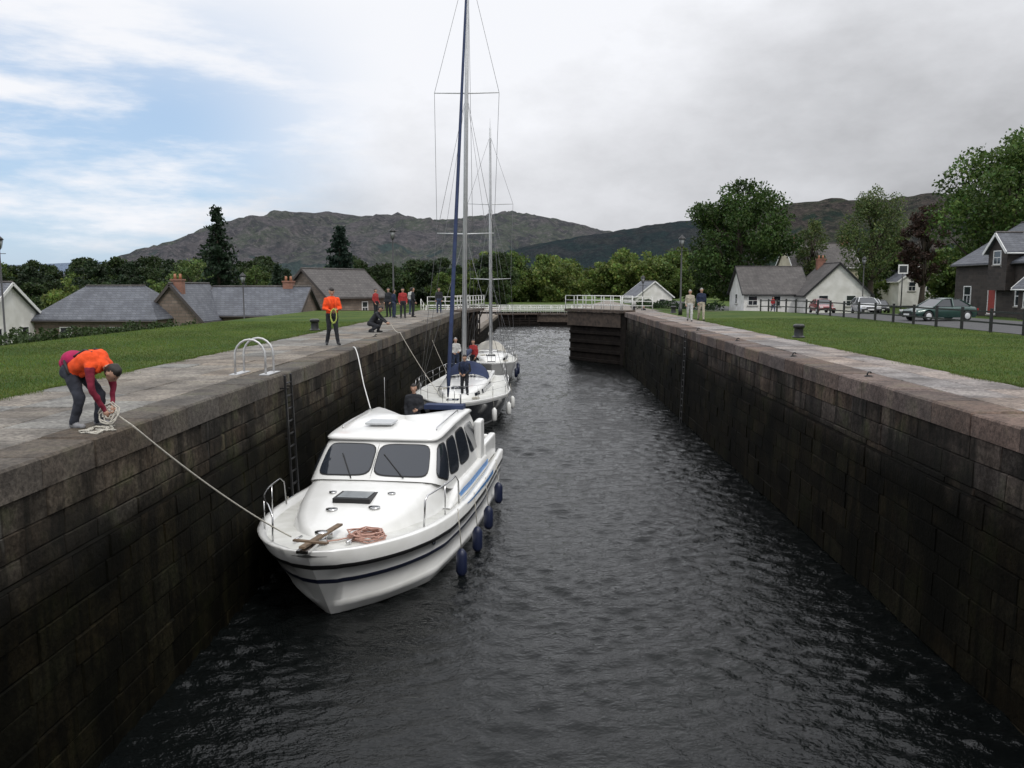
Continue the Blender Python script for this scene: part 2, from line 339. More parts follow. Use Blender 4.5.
# ---------------------------------------------------------------- masonry
def tone(base,v,rng=R):
    k=1+rng.uniform(-v,v); h=rng.uniform(-.08,.08)
    return (base[0]*k*(1+h),base[1]*k,base[2]*k*(1-h),1)
def wall(name,xf,n,y0,y1,z0,z1,base,batter=.03,lmin=.6,lmax=1.25,ledge=None):
    vs=[];fs=[];cs=[]
    def q(a,c,sub): 
        o=len(vs); vs.extend(a); cs.extend([c]*len(a)); fs.extend([tuple(o+i for i in f) for f in sub])
    off=lambda z:(n*.07 if (ledge is not None and z<ledge) else 0)
    X=lambda z:xf+ n*batter*(z1-z)
    z=z1
    while z>z0:
        h=R.uniform(.30,.44)
        if ledge is not None and z>ledge and z-h<ledge+.12: h=z-ledge+.0001
        zb=z-h; y=y0-R.random(); o_=off((z+zb)/2)
        bk=(base[0]*.3,base[1]*.3,base[2]*.3,1)
        q([(X(z)+o_-n*.03,y0,z),(X(z)+o_-n*.03,y1,z),(X(zb)+o_-n*.03,y1,zb),(X(zb)+o_-n*.03,y0,zb)],bk,[(0,1,2,3)])
        if ledge is not None and abs(z-ledge)<.01: q([(X(z)-n*.06,y0,z-.001),(X(z)-n*.06,y1,z-.001),(X(z)+o_,y1,z-.001),(X(z)+o_,y0,z-.001)],bk,[(0,1,2,3)])
        while y<y1:
            l=R.uniform(lmin,lmax); g=.005; ch=R.uniform(.006,.018)
            a,b=max(y+g,y0),min(y+l-g,y1); t,u=z-g,zb+g
            if b-a>.1:
                dd=R.uniform(-.014,.014); j=lambda:R.uniform(-.007,.007)
                bx=lambda zz:X(zz)+o_-n*.028; fx=lambda zz:X(zz)+o_+n*(dd+j())
                P=[(bx(u),a,u),(bx(u),b,u),(bx(t),b,t),(bx(t),a,t),
                   (fx(u),a+ch+j(),u+ch+j()),(fx(u),b-ch+j(),u+ch+j()),(fx(t),b-ch+j(),t-ch+j()),(fx(t),a+ch+j(),t-ch+j())]
                q(P,tone(base,.42),[(4,5,6,7),(0,1,5,4),(1,2,6,5),(2,3,7,6),(3,0,4,7)])
            y+=l
        z=zb
    me=bpy.data.meshes.new(name); me.from_pydata(vs,[],fs); me.materials.append(STONE); setcol(me,cs); me.update()
    o=bpy.data.objects.new(name,me); coll.objects.link(o); return o
def slabs(name,x0,x1,y0,y1,zt,zb,base,mat,rows,lmin,lmax,ch=.012,var=.18,g=.006,jit=.006):
    vs=[];fs=[];cs=[]
    xs=[x0+(x1-x0)*i/rows for i in range(rows+1)]
    for r in range(rows):
        y=y0-R.random()*.5
        while y<y1:
            l=R.uniform(lmin,lmax); a,b=y+g,min(y+l-g,y1); p,q=xs[r]+g,xs[r+1]-g
            if b-a>.1:
                j=lambda:R.uniform(-jit,jit); o=len(vs); zz=zt+j()
                jx=j(); p+=jx; q+=jx
                vs.extend([(p,a,zb),(q,a,zb),(q,b,zb),(p,b,zb),(p,a,zz-ch),(q,a,zz-ch),(q,b,zz-ch),(p,b,zz-ch),
                  (p+ch,a+ch,zz+j()*.4),(q-ch,a+ch,zz+j()*.4),(q-ch,b-ch,zz+j()*.4),(p+ch,b-ch,zz+j()*.4)])
                cs.extend([tone(base,var)]*12)
                fs.extend([tuple(o+i for i in f) for f in [(8,9,10,11),(4,5,9,8),(5,6,10,9),(6,7,11,10),(7,4,8,11),(0,1,5,4),(1,2,6,5),(2,3,7,6),(3,0,4,7)]])
            y+=l
    me=bpy.data.meshes.new(name); me.from_pydata(vs,[],fs); me.materials.append(mat); setcol(me,cs); me.update()
    o=bpy.data.objects.new(name,me); coll.objects.link(o); return o
WB=(.080,.067,.053)
wall('lock_wall',XL-.03,1,-15,62,-4.8,-.36,WB,batter=.02,ledge=-1.25)
wall('lock_wall',XR+.03,-1,-15,60,-4.8,-.36,(.078,.062,.052),batter=.02,ledge=-1.25)
wall('lock_wall',XL-.03,1,62,127,-4.8,-2.75,WB,lmin=1,lmax=2); wall('lock_wall',XR+.03,-1,60,127,-4.8,-2.75,WB,lmin=1,lmax=2)
slabs('coping',XL-.75,XL,-15,66,.0,-.36,(.125,.105,.085),COPE,1,1.0,1.7,ch=.03,g=.008,jit=.014,var=.28)
slabs('coping',XR,XR+.85,-15,66,.0,-.36,(.145,.107,.092),COPE,1,1.0,1.7,ch=.03,g=.008,jit=.014,var=.25)
slabs('coping',XL-.75,XL,66,127,-2.38,-2.75,(.18,.15,.12),COPE,1,1.0,1.7,ch=.03)
slabs('coping',XR,XR+.85,66,127,-2.38,-2.75,(.18,.15,.12),COPE,1,1.0,1.7,ch=.03)
slabs('pavement',-9.1,XL-.75,-15,66,.0,-.08,(.205,.185,.16),PAVE,3,.9,1.8,ch=.008,var=.18)
slabs('pavement',XR+.85,9.2,-15,66,.0,-.08,(.27,.235,.215),PAVE,2,.9,1.8,ch=.008,var=.12)
mb=MB(); mb.box(XL-.8,XL-.04,65.9,66.3,-5,-.02); mb.box(-9.1,XL-.8,65.9,66.3,-3,-.1); mb.box(XR+.04,XR+.9,65.9,66.3,-5,-.02); mb.box(XR+.9,9.2,65.9,66.3,-3,-.1); mb.obj('retaining_wall',GSTONE)
def grass(name,x0,x1,y0,y1,n,seed):
    g=np.random.default_rng(seed); x=g.uniform(x0,x1,n); y=y0+(y1-y0)*g.uniform(0,1,n)**1.7
    m=n//9; inner=x1 if x1<0 else x0; sgn=1 if x1<0 else -1
    y[:m]=y0+(y1-y0)*g.uniform(0,1,m)**1.5; x[:m]=inner+sgn*(np.abs(g.normal(0,.06,m))*(1+.9*np.sin(y[:m]*1.9)+.6*np.sin(y[:m]*5.3))-.05)
    h=g.uniform(.02,.06,n); h[:m]*=1.5; an=g.uniform(0,6.28,n); wd=.006; z=np.full(n,-.03)
    v=np.zeros((n,3,3)); ca,sa=np.cos(an)*wd,np.sin(an)*wd
    v[:,0]=np.stack([x-ca,y-sa,z],1); v[:,1]=np.stack([x+ca,y+sa,z],1); v[:,2]=np.stack([x+g.normal(0,.02,n),y+g.normal(0,.02,n),z+h],1)
    me=bpy.data.meshes.new(name); me.from_pydata(v.reshape(-1,3).tolist(),[],np.arange(3*n).reshape(-1,3).tolist()); me.materials.append(GRASSB)
    k=g.uniform(.55,1.4,(n,1))*(1+.3*np.sin(x*.9+y*.35)*np.sin(y*.5-x*.3))[:,None]; c=np.concatenate([np.array([[.078,.128,.020]])*k,np.ones((n,1))],1); c[:,0:1]*=g.uniform(.7,1.5,(n,1))
    setcol(me,np.repeat(c,3,axis=0)); o=bpy.data.objects.new(name,me); coll.objects.link(o)
grass('lawn_grass',-17.3,-9.05,9,45,150000,1); grass('lawn_grass',9.15,19,14,50,120000,2)
# ---------------------------------------------------------------- hills
def hill(name,Y,front,pts,mat,nx=260,ny=44,amp=.12,seed=0,ns=.004,fine=.3):
    rows=[]; xs=np.linspace(pts[0][0],pts[-1][0],nx); px=[p[0] for p in pts]; pz=[p[1] for p in pts]
    for j in range(ny+1):
        t=j/ny*1.3; row=[]
        for x in xs:
            rz=float(np.interp(x,px,pz))
            y=Y-front+front*t
            prof=sm(t)**.9 if t<=1 else 1-(t-1)*1.2
            z=-14+(rz+14)*prof
            a_=mn.fractal(Vector((x*ns,y*ns,seed)),1,2,6); r_=1-abs(mn.fractal(Vector((x*ns*1.7+9,y*ns*1.7,seed+3)),1,2,6))*2.2
            nn=(a_*.7+(r_-.6)*.6)*amp*max(rz,0)*(1-.75*sm((t-.7)/.3) if t<=1 else .25)
            nn+=mn.fractal(Vector((x*ns*7,y*ns*7,seed)),1,2,5)*amp*fine*max(rz,0)*.5
            row.append((float(x),y,z+nn*(t>.02)))
        rows.append(row)
    mb=MB(); mb.loft(rows); return mb.obj(name,mat)
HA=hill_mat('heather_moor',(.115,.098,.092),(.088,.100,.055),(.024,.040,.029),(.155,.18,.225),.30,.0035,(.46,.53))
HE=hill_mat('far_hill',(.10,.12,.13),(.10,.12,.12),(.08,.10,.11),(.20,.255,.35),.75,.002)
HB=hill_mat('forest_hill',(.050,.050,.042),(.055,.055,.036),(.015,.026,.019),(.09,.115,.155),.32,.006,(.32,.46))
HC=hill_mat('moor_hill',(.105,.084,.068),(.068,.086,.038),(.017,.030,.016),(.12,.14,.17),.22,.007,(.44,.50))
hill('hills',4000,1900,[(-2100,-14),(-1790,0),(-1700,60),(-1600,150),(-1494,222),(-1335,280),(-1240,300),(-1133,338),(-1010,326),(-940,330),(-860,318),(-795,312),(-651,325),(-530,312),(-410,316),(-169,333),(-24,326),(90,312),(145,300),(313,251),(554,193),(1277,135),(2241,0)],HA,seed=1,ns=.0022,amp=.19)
hill('hills',7500,2500,[(-9500,100),(-7040,202),(-4510,185),(-3667,228),(-3330,261),(-3077,236),(-2487,169),(-1138,50)],HE,seed=5,ns=.001,amp=.1)
hill('hills',2500,900,[(-356,-14),(-135,72),(-75,108),(15,126),(135,145),(256,166),(376,181),(497,193),(677,181),(858,150),(1400,93),(1900,0)],HB,seed=9,ns=.004,amp=.12)
hill('hills',2000,900,[(200,-14),(374,92),(434,138),(494,168),(590,190),(711,200),(831,202),(928,206),(1024,202),(1178,190),(1844,123),(2567,63),(4000,30)],HC,seed=14,ns=.004,amp=.2)
# ---------------------------------------------------------------- trees
def leafmesh(name,cent,nrm_sz,cols,rng):
    n=len(cent); a=rng.normal(size=(n,3)); a/=np.linalg.norm(a,axis=1)[:,None]; b=rng.normal(size=(n,3)); b-=a*(a*b).sum(1)[:,None]; b/=np.linalg.norm(b,axis=1)[:,None]
    s=nrm_sz[:,None]; a=a*s*.5; b=b*s*.32
    v=np.stack([cent-a,cent+b,cent+a,cent-b],1).reshape(-1,3)
    me=bpy.data.meshes.new(name); me.vertices.add(4*n); me.vertices.foreach_set('co',v.ravel()); me.loops.add(4*n); me.loops.foreach_set('vertex_index',np.arange(4*n)); me.polygons.add(n)
    me.polygons.foreach_set('loop_start',np.arange(n)*4); me.polygons.foreach_set('loop_total',np.full(n,4)); me.update(calc_edges=True)
    me.materials.append(LEAF); setcol(me,np.repeat(np.concatenate([cols,np.ones((n,1))],1),4,axis=0)); return me
def crown(rng,H,W,th,nclump,nleaf,size,col,shape=1.0,cr=(.10,.2),sq=.75):
    cs=[]
    cz=th+(H-th)/2; hz=(H-th)/2
    while len(cs)<nclump:
        p=rng.uniform(-1,1,3); r=np.linalg.norm(p)
        if r>1 or r<.35 or rng.random()>r**1.2+.1: continue
        k=1-.25*max(0,p[2])*shape
        cs.append([p[0]*W/2*k*.85,p[1]*W/2*k*.85,cz+p[2]*hz*.9])
    cs=np.array(cs); rad=rng.uniform(cr[0],cr[1],nclump)*W
    idx=rng.choice(nclump,nleaf,p=rad**2/np.sum(rad**2)); d=rng.normal(size=(nleaf,3)); d/=np.linalg.norm(d,axis=1)[:,None]
    rr=rad[idx]*rng.uniform(.25,1,nleaf)**.5*rng.uniform(.8,1.15,nleaf)
    c=cs[idx]+d*rr[:,None]*np.array([1,1,sq])
    ck=rng.uniform(.6,1.4,nclump)[idx]*rng.uniform(.7,1.3,nleaf)
    cols=np.array(col)[None,:]*ck[:,None]; cols[:,0]*=rng.uniform(.8,1.25,nleaf)
    return cs,c,size*rng.uniform(.6,1.3,nleaf),cols
def tree(name,loc,H,W,th=2.0,col=(.045,.085,.02),seed=1,nclump=60,nleaf=9000,size=.34,bark=BARK,cr=(.08,.17),sq=.75):
    g=group(name,loc); rng=np.random.default_rng(seed)
    cs,c,s,cl=crown(rng,H,W,th,nclump,nleaf,size,col,cr=cr,sq=sq)
    me=leafmesh('foliage',c,s,cl,rng); o=bpy.data.objects.new('foliage',me); coll.objects.link(o); o.parent=g
    mb=MB(); r0=H*.028; top=H*.72
    tp=[(rng.normal(0,.08)*i*.3,rng.normal(0,.08)*i*.3,-.4+top*i/7) for i in range(8)]
    mb.tube(tp,[r0*(1.3 if i==0 else 1)*(1-i/8.5) for i in range(8)],0,9)
    for k in rng.choice(len(cs),min(26,len(cs)),replace=False):
        e=cs[k]; t=min(.9,max(.22,(e[2]-H*.18)/H)); i=t/.72*7; i0=min(6,int(i)); a=Vector(tp[i0])
        m=(a+Vector(e))/2+Vector((0,0,-.04*H+rng.normal(0,.2)))
        mb.tube([a,m,Vector(e)],[r0*.42,r0*.26,r0*.07],0,5)
    mb.obj('trunk',bark,g); return g
def conifer(name,loc,H,W,col=(.018,.035,.018),seed=1,nl=6000,size=.3,ragged=.3,th=.8):
    g=group(name,loc); rng=np.random.default_rng(seed); mb=MB(); mb.tube([(0,0,-.4),(0,0,H*.5),(0,0,H)],[H*.02,H*.012,.02],0,7)
    C=[];ntier=int(H*2.2)
    for i in range(ntier):
        z=th+(H-th)*(i/ntier)**.95; f=1-(z-th)/(H-th)
        for k in range(6):
            if rng.random()<.12+ragged*.25: continue
            an=rng.uniform(0,6.28); ln=W/2*(f**.85+.03)*rng.uniform(1-ragged,1.15)
            e=np.array([math.cos(an)*ln,math.sin(an)*ln,-ln*.22])
            mb.tube([(0,0,z),(e[0],e[1],z+e[2])],[.035,.01],0,4)
            m=max(3,int(nl/(ntier*5.3)*(f+.15)*1.6)); t=rng.uniform(.1,1,m)[:,None]
            C.append(np.array([0,0,z])+e*t+rng.normal(size=(m,3))*np.array([.16,.16,.10])*(1+W*.05))
    C=np.concatenate(C); n=len(C); cl=np.array(col)[None]*rng.uniform(.55,1.5,(n,1)); me=leafmesh('foliage',C,size*rng.uniform(.6,1.3,n),cl,rng)
    o=bpy.data.objects.new('foliage',me); coll.objects.link(o); o.parent=g; mb.obj('trunk',BARK,g); return g
tree('oak_tree',(25.6,106,-1.2),16.4,15.6,1.4,(.040,.075,.017),3,150,27000,.38,cr=(.07,.13))
tree('birch_tree',(42.8,108,0),14.9,9,2.0,(.088,.125,.040),5,90,12000,.28,cr=(.08,.15),sq=1.4)
tree('sycamore_tree',(41.8,76,-.2),15.6,13.5,2.0,(.070,.120,.028),8,110,20000,.34,cr=(.08,.15))
tree('sycamore_tree',(48.5,80,0),18,15,2.0,(.060,.11,.024),11,110,20000,.34,cr=(.07,.14))
tree('copper_beech_tree',(43.4,95,-.2),12.0,5.5,2.0,(.048,.030,.022),9,60,7000,.32)
tree('birch_tree',(38.5,118,-.2),12,5.5,2.2,(.09,.125,.04),15,40,5000,.28,sq=1.3)
conifer('pine_tree',(-35.5,93,-3),13.8,8.0,seed=2,nl=7500,size=.42,ragged=.6,th=2)
conifer('spruce_tree',(-20.6,88,-3),11.3,5.8,seed=4,nl=11000,size=.38,ragged=.2,col=(.014,.03,.02))
conifer('spruce_tree',(-33.5,108,-3),8,4,seed=6,nl=3500,size=.36)
tree('ash_tree',(-46,112,-3),8.9,8,1.5,(.10,.15,.045),21,50,7000,.32)
tree('ash_tree',(-39,116,-3),7.4,6.5,1.5,(.07,.11,.03),22,50,5000,.32)
VAR=[]
for i,(H,W,c) in enumerate([(12,11,(.078,.12,.028)),(14,10,(.036,.060,.020)),(11,10,(.125,.172,.042)),(13,9,(.025,.043,.020))]):
    rng=np.random.default_rng(50+i); cs,c2,s,cl=crown(rng,H,W,.6,40,3800,.70,c,cr=(.10,.18)); VAR.append(leafmesh('tree_mass_foliage',c2,s,cl,rng))
def mass(name,items):
    g=group(name)
    for (x,y,v,s) in items:
        o=bpy.data.objects.new('tree',VAR[v]); coll.objects.link(o); o.parent=g; o.location=(x,y,gz(x,y)-.5); o.rotation_euler=(0,0,R.uniform(0,6.28)); o.scale=(s,s,s*R.uniform(.85,1.1))
it=[]
for k in range(85):
    y=R.uniform(225,330); x=R.uniform(-18,.155*y+4); it.append((x,y,R.choice([0,2,2,0,2,2]),R.uniform(.75,1.1)*(.9+.3*y/260)))
for k in range(60):
    y=R.uniform(175,300); x=-y*R.uniform(.03,.24); it.append((x,y,R.choice([1,3,3,0]),R.uniform(.65,.95)*(.75+.33*y/230)))
mass('distant_trees',it)
it=[]
for k in range(170):
    y=R.uniform(150,330); x=-y*R.uniform(.3,.85); it.append((x,y,R.choice([1,3,3,0,1]),R.uniform(.6,1.05)*(.7+.32*y/260)))
mass('distant_trees',it)
it=[]
for k in range(120):
    y=R.uniform(150,320); x=y*R.uniform(.17,.8); it.append((x,y,R.choice([1,3,0,0,1]),R.uniform(.55,.85)*(.6+.35*y/260)))
mass('distant_trees',it)
it=[]
for k in range(34):
    it.append((R.uniform(-66,-44),R.uniform(76,130),R.choice([0,1,2,3]),R.uniform(.28,.52)))
for k in range(16): it.append((R.uniform(48,75),R.uniform(95,130),R.choice([0,1]),R.uniform(.5,.8)))
mass('shrubs',it)
def hedge(name,p,q,h,wd,n,col,seed,size=.14):
    rng=np.random.default_rng(seed); p=np.array(p);q=np.array(q); t=rng.uniform(0,1,n)[:,None]; c=p+(q-p)*t
    L_=np.linalg.norm(q-p); lum=.85+.25*np.sin(t[:,0]*L_*1.1+seed)+.12*np.sin(t[:,0]*L_*2.9)
    off=rng.uniform(-1,1,(n,2)); off=np.sign(off)*np.abs(off)**.4
    nrm=np.array([-(q-p)[1],(q-p)[0],0])/L_
    c=c+nrm*(off[:,:1]*wd/2); c[:,2]+=h*lum*(rng.uniform(0,1,n)**.5)+rng.normal(0,.04,n)
    cl=np.array(col)[None]*rng.uniform(.5,1.5,(n,1)); me=leafmesh('foliage',c,size*rng.uniform(.6,1.3,n),cl,rng); o=bpy.data.objects.new(name,me); coll.objects.link(o)
hedge('hedge',(-18.4,26,-.7),(-20.5,48,-1.2),.95,1.6,13000,(.035,.058,.018),3)
hedge('hedge',(-20.5,48,-1.5),(-19,68,-1.5),.8,1.4,7000,(.04,.065,.02),4)
hedge('hedge',(14,118,-1.3),(22,100,-1.2),1.2,1.5,5000,(.03,.06,.02),5,.2)
# ---------------------------------------------------------------- houses
DOORB=nmat('door_paint',(.03,.05,.09)); DOORR=nmat('door_red',(.28,.03,.02)); SILL=nmat('sill_stone',(.3,.28,.25))
def house(name,cx,cy,wx,wy,z0,ze,zr,axis,wm,rm,chim=(),wins=(),rz=0,trim=TRIM,hip=0,cm=None,bt=TRIM,dm=None):
    g=group(name,(cx,cy,z0),rz); e=ze-z0; r=zr-z0; a,b=wx/2,wy/2; mb=MB()
    if axis=='x':
        sec=lambda x:[(x,-b,-1),(x,b,-1),(x,b,e),(x,0,r-.02),(x,-b,e)]; P=sec(-a)+sec(a)
    else:
        sec=lambda y:[(-a,y,-1),(a,y,-1),(a,y,e),(0,y,r-.02),(-a,y,e)]; P=sec(-b)+sec(b)
    mb.add(P,[(0,1,2,3,4),(9,8,7,6,5),(0,1,6,5),(1,2,7,6),(4,0,5,9)] if not hip else [(0,1,2,4),(9,7,6,5),(0,1,6,5),(1,2,7,6),(4,0,5,9)],0); mb.obj('walls',wm,g)
    mb=MB(); o=.3; s=(b if axis=='x' else a); sl=(r-e)/s; ed=e-sl*o; T=.14; en=(a if axis=='x' else b)+o-.05
    for sg in (-1,1):
        rows=[]
        for u,hh in ((-en,hip),(en,hip)):
            sgn=1 if u>0 else -1
            A=(u,sg*(s+o),ed+.02); B=(u-sgn*hh,0,r+.02)
            rows.append([A,B,(B[0],B[1],B[2]+T),(A[0],A[1],A[2]+T)])
        if axis=='y': rows=[[(p[1],p[0],p[2]) for p in rw] for rw in rows]
        mb.loft(rows,0,False,close=True); mb.add([p for rw in rows for p in rw],[(0,1,2,3),(4,5,6,7)])
    if hip:
        for sgn in (-1,1):
            u=sgn*en; pts=[(u,-(s+o),ed+.02+T),(u,(s+o),ed+.02+T),(u-sgn*hip,0,r+.02+T)]
            if axis=='y': pts=[(p[1],p[0],p[2]) for p in pts]
            mb.add(pts,[(0,1,2)])
    mb.obj('roof',rm,g)
    mb=MB()
    if axis=='x': mb.tube([(-en+hip,0,r+T+.03),(en-hip,0,r+T+.03)],.09,0,6)
    else: mb.tube([(0,-en+hip,r+T+.03),(0,en-hip,r+T+.03)],.09,0,6)
    if not hip:
        for u in (-en-.02,en+.02):
            for sg in (-1,1):
                A=(u,sg*(s+o),ed+.06);B=(u,0,r+.06)
                if axis=='y': A=(A[1],A[0],A[2]);B=(B[1],B[0],B[2])
                mb.beam(A,B,.05,.2,1)
    for sg in (-1,1):
        A=(-en,sg*(s+o+.05),ed+.03);B=(en,sg*(s+o+.05),ed+.03)
        if axis=='y': A=(A[1],A[0],A[2]);B=(B[1],B[0],B[2])
        mb.tube([A,B],.06,1,6)
    mb.obj('gutters_and_ridge',[SLATE2,trim if trim is BTRIM else bt],g)
    for (x,y,ww,h) in chim:
        mb=MB(); mb.box(x-ww/2,x+ww/2,y-.3,y+.3,e,r+h,0); mb.box(x-ww/2-.06,x+ww/2+.06,y-.36,y+.36,r+h,r+h+.12,0)
        for k in range(max(1,int(ww/.4))): 
            px=x-ww/2+ww*(k+.5)/max(1,int(ww/.4)); mb.tube([(px,y,r+h+.1),(px,y,r+h+.5)],[.12,.09],1,8)
        mb.obj('chimney',[cm or BRICKR,nmat('terracotta',(.35,.15,.08))],g)
    mb=MB()
    for (sd_,u,z,ww,h,kind) in wins:
        def bx(u0,u1,z0_,z1_,d0,d1,mi):
            if sd_=='-y': mb.box(u0,u1,-b-d1,-b-d0,z0_,z1_,mi)
            elif sd_=='+y': mb.box(u0,u1,b+d0,b+d1,z0_,z1_,mi)
            elif sd_=='-x': mb.box(-a-d1,-a-d0,u0,u1,z0_,z1_,mi)
            else: mb.box(a+d0,a+d1,u0,u1,z0_,z1_,mi)
        f=.07
        bx(u-ww/2+f,u+ww/2-f,z+f,z+h-f,.0,.02,1 if kind!='door' else 2)
        for q in ((u-ww/2,u-ww/2+f,z,z+h),(u+ww/2-f,u+ww/2,z,z+h),(u-ww/2+f,u+ww/2-f,z+h-f,z+h),(u-ww/2+f,u+ww/2-f,z,z+f)): bx(*q,0,.06,0)
        if kind=='w': bx(u-ww/2+f,u+ww/2-f,z+h/2-.02,z+h/2+.03,0.021,.045,0); bx(u-.02,u+.02,z+f,z+h/2-.021,.021,.04,0)
        bx(u-ww/2-.08,u+ww/2+.08,z-.09,z-.002,0,.1,3)
    if wins: mb.obj('windows_and_door',[TRIM,GLASS,dm or DOORB,SILL],g)
    return g
DT=nmat('dark_bargeboard',(.06,.05,.045),rough=.7)
house('slate_roofed_cottage',-31.5,62,9,7,-3,-.45,1.75,'x',RUBBLE,SLATE,hip=2.5,wins=[('-y',-2,.9,.9,1.1,'w'),('-y',1.5,.9,.9,1.1,'w')],bt=DT)
house('stone_cottage',-26.9,64.5,4.2,7,-3,-.5,1.95,'y',RUBBLE,SLATE,chim=[(0.3,-2.9,.8,.35)],wins=[('-y',0,1,.8,1,'w')],bt=DT)
house('stone_cottage',-22.4,68,7.6,6.5,-3,-.35,1.7,'x',RUBBLE,SLATE,chim=[(2.2,0,.8,.5)],wins=[('-y',-2,.9,.9,1.1,'w'),('-y',2,.9,.9,1.1,'w')],bt=DT)
house('stone_cottage',-20.8,83,6.5,8,-3,-.1,2.05,'x',RUBBLE,SLATE2,rz=.3,bt=DT)
house('stone_house',-18.6,77,5.6,7.5,-3,1.0,3.3,'y',RUBBLE,SLATE2,rz=-.55,wins=[('-y',-1,2.3,.7,1.0,'w'),('+x',1,2.4,.8,1.1,'w')],bt=DT)
house('white_house',-38.6,56,5.6,6,-3,-.1,2.0,'x',RENDER_W,SLATE,chim=[(-1.5,0,.8,.5)],wins=[('-y',1.5,1.0,1.2,1.1,'w'),('-y',-.6,1.0,1.0,1.1,'w'),('+x',-1.6,1,.9,1.1,'w'),('+x',1.4,1,.9,1.1,'w')])
house('stone_lodge_house',38.4,62,10,11,-.4,3.6,6.7,'y',GSTONE,SLATE,chim=[(-1.8,-4.0,1.2,1.0),(0.5,3.8,1.1,.7)],trim=BTRIM,dm=DOORR,
   wins=[('-y',-3.4,.9,1.2,1.5,'w'),('-y',-.8,.3,1.2,2.2,'door'),('-y',2,.9,1.2,1.5,'w'),('-x',-3.5,.9,1.1,1.4,'w'),('-x',0,.25,1.1,2.1,'door'),('-x',3.5,.9,1.1,1.4,'w'),('-y',0,4.0,1.0,1.1,'w')])
house('porch_extension',33.0,54.8,2.4,2.2,-.4,1.9,3.0,'y',GSTONE,SLATE,dm=DOORR,wins=[('-y',0,.3,1.2,2.0,'door'),('-x',0,.9,.9,1,'w')])
house('dormer_gable_house',33.5,60.5,1.4,2.4,2.6,4.4,5.5,'x',GSTONE,SLATE,wins=[('-x',0,.8,1.0,1.0,'w')])
house('white_cottage',27.3,99,7.2,7,-1.2,1.1,4.0,'x',RENDER_W,SLATE2,trim=BTRIM,wins=[('-y',-2.6,.9,1.1,1.1,'w'),('-y',0,.8,1.1,1.2,'w'),('-x',0,1,1,1.2,'w')])
house('white_cottage',33.2,95.5,7.0,6,-1.2,1.0,4.3,'y',RENDER_W,SLATE2,chim=[(-.3,2.2,.9,.6)],trim=BTRIM,wins=[('-y',-1.6,.9,1.1,1.2,'w'),('-y',1.4,.9,1.1,1.2,'w')])
house('cream_house',40.5,122,9,8,-.6,4.6,7.8,'x',CREAM,SLATE2,chim=[(-3.7,0,1,.8),(3.7,0,1,.8)],wins=[('-y',-2.6,1,1.1,1.4,'w'),('-y',2.6,1,1.1,1.4,'w'),('-y',-2.6,3.4,1,1.2,'w'),('-y',2.6,3.4,1,1.2,'w')])
house('white_house',53,120,6,7,.2,2.6,4.8,'y',RENDER_W,SLATE,wins=[('-y',-1.2,1,1,1.3,'w'),('-y',1.2,1,1,1.3,'w')])
house('white_cottage',19.6,146,6.5,6,-2.2,.1,2.6,'y',RENDER_W,SLATE,wins=[('-y',-1.4,.8,1,1.1,'w'),('-y',1.4,.8,1,1.1,'w')],rz=.25)
# ---------------------------------------------------------------- lock gates & bridge
def railing(mb,p,q,h=1.05,n=5,r=.025,mi=0,rails=3):
    p=Vector(p);q=Vector(q)
    for i in range(n+1):
        a=p.lerp(q,i/n); mb.tube([a,a+Vector((0,0,h))],r*1.2,mi,6)
    for k in range(rails):
        z=h*(k+1)/rails; mb.tube([p+Vector((0,0,z)),q+Vector((0,0,z))],r,mi,6)
def gate(name,hx,hy,length,ang,zt,zb,rail=True):
    g=group(name,(hx,hy,0),ang); mb=MB()
    mb.box(0,length,-.12,.12,zb,zt-.3,0)
    for k in range(7): z=zt-.5-(zt-zb-.6)*k/6; mb.box(.05,length-.05,-.27,-.125,z,z+.24,0); mb.box(.05,length-.05,.125,.27,z,z+.24,0)
    for k in range(5): x=.1+(length-.5)*k/4; mb.box(x,x+.3,-.33,-.275,zb,zt-.2,0)
    mb.box(-.3,.25,-.35,.35,zb,zt-.05,0); mb.obj('gate_leaf',DWOOD,g,bevel=.02)
    mb=MB(); mb.box(-.3,length+.1,-.65,.65,zt-.2,zt,0); mb.box(.2,length,.34,.42,zt-1.3,zt-.22,0)
    for k in range(4): x=.3+(length-.8)*k/3; mb.beam((x,-.6,zt-.25),(x,-.3,zt-.9),.1,.1)
    mb.obj('walkway',nmat('brown_gate_timber',(.095,.07,.052),(.045,.034,.027),scale=4,rough=.85,bump=.4),g)
    mb=MB(); railing(mb,(0,-.62,zt),(length,-.62,zt),n=6); railing(mb,(0,.62,zt),(length,.62,zt),n=6); mb.obj('railing',WPAINT,g)
gate('lock_gate',XR+.2,62.3,6.3,math.radians(180-52),.1,-4.8)
gate('lock_gate',XL-.2,62.3,6.3,math.radians(82),.1,-4.8)
gate('lock_gate',XR+.1,125,6.6,math.radians(180-17),-2.2,-5); gate('lock_gate',XL-.1,125,6.6,math.radians(17),-2.2,-5)
mb=MB(); mb.box(XL-.2,XR+.2,-3.2,-2.5,-5,-.6,0)
for k in range(6): mb.box(XL,XR,-2.49,-2.3,-4.4+k*.7,-4.15+k*.7,0)
mb.box(XL-.5,XR+.5,-3.6,-2.0,-.55,-.4,0); mb.obj('lock_gate',DWOOD)
g=group('footbridge',(0,131,0)); mb=MB(); mb.box(-17,9,-.9,.9,-2.45,-2.15,0)
for x in range(-16,9,4): mb.box(x-.15,x+.15,-.7,.7,-4.2,-2.46,0)
mb.obj('deck',DWOOD,g); mb=MB(); railing(mb,(-17,-.85,-2.15),(9,-.85,-2.15),n=16,r=.04); railing(mb,(-17,.85,-2.15),(9,.85,-2.15),n=16,r=.04); mb.obj('railing',WPAINT,g)
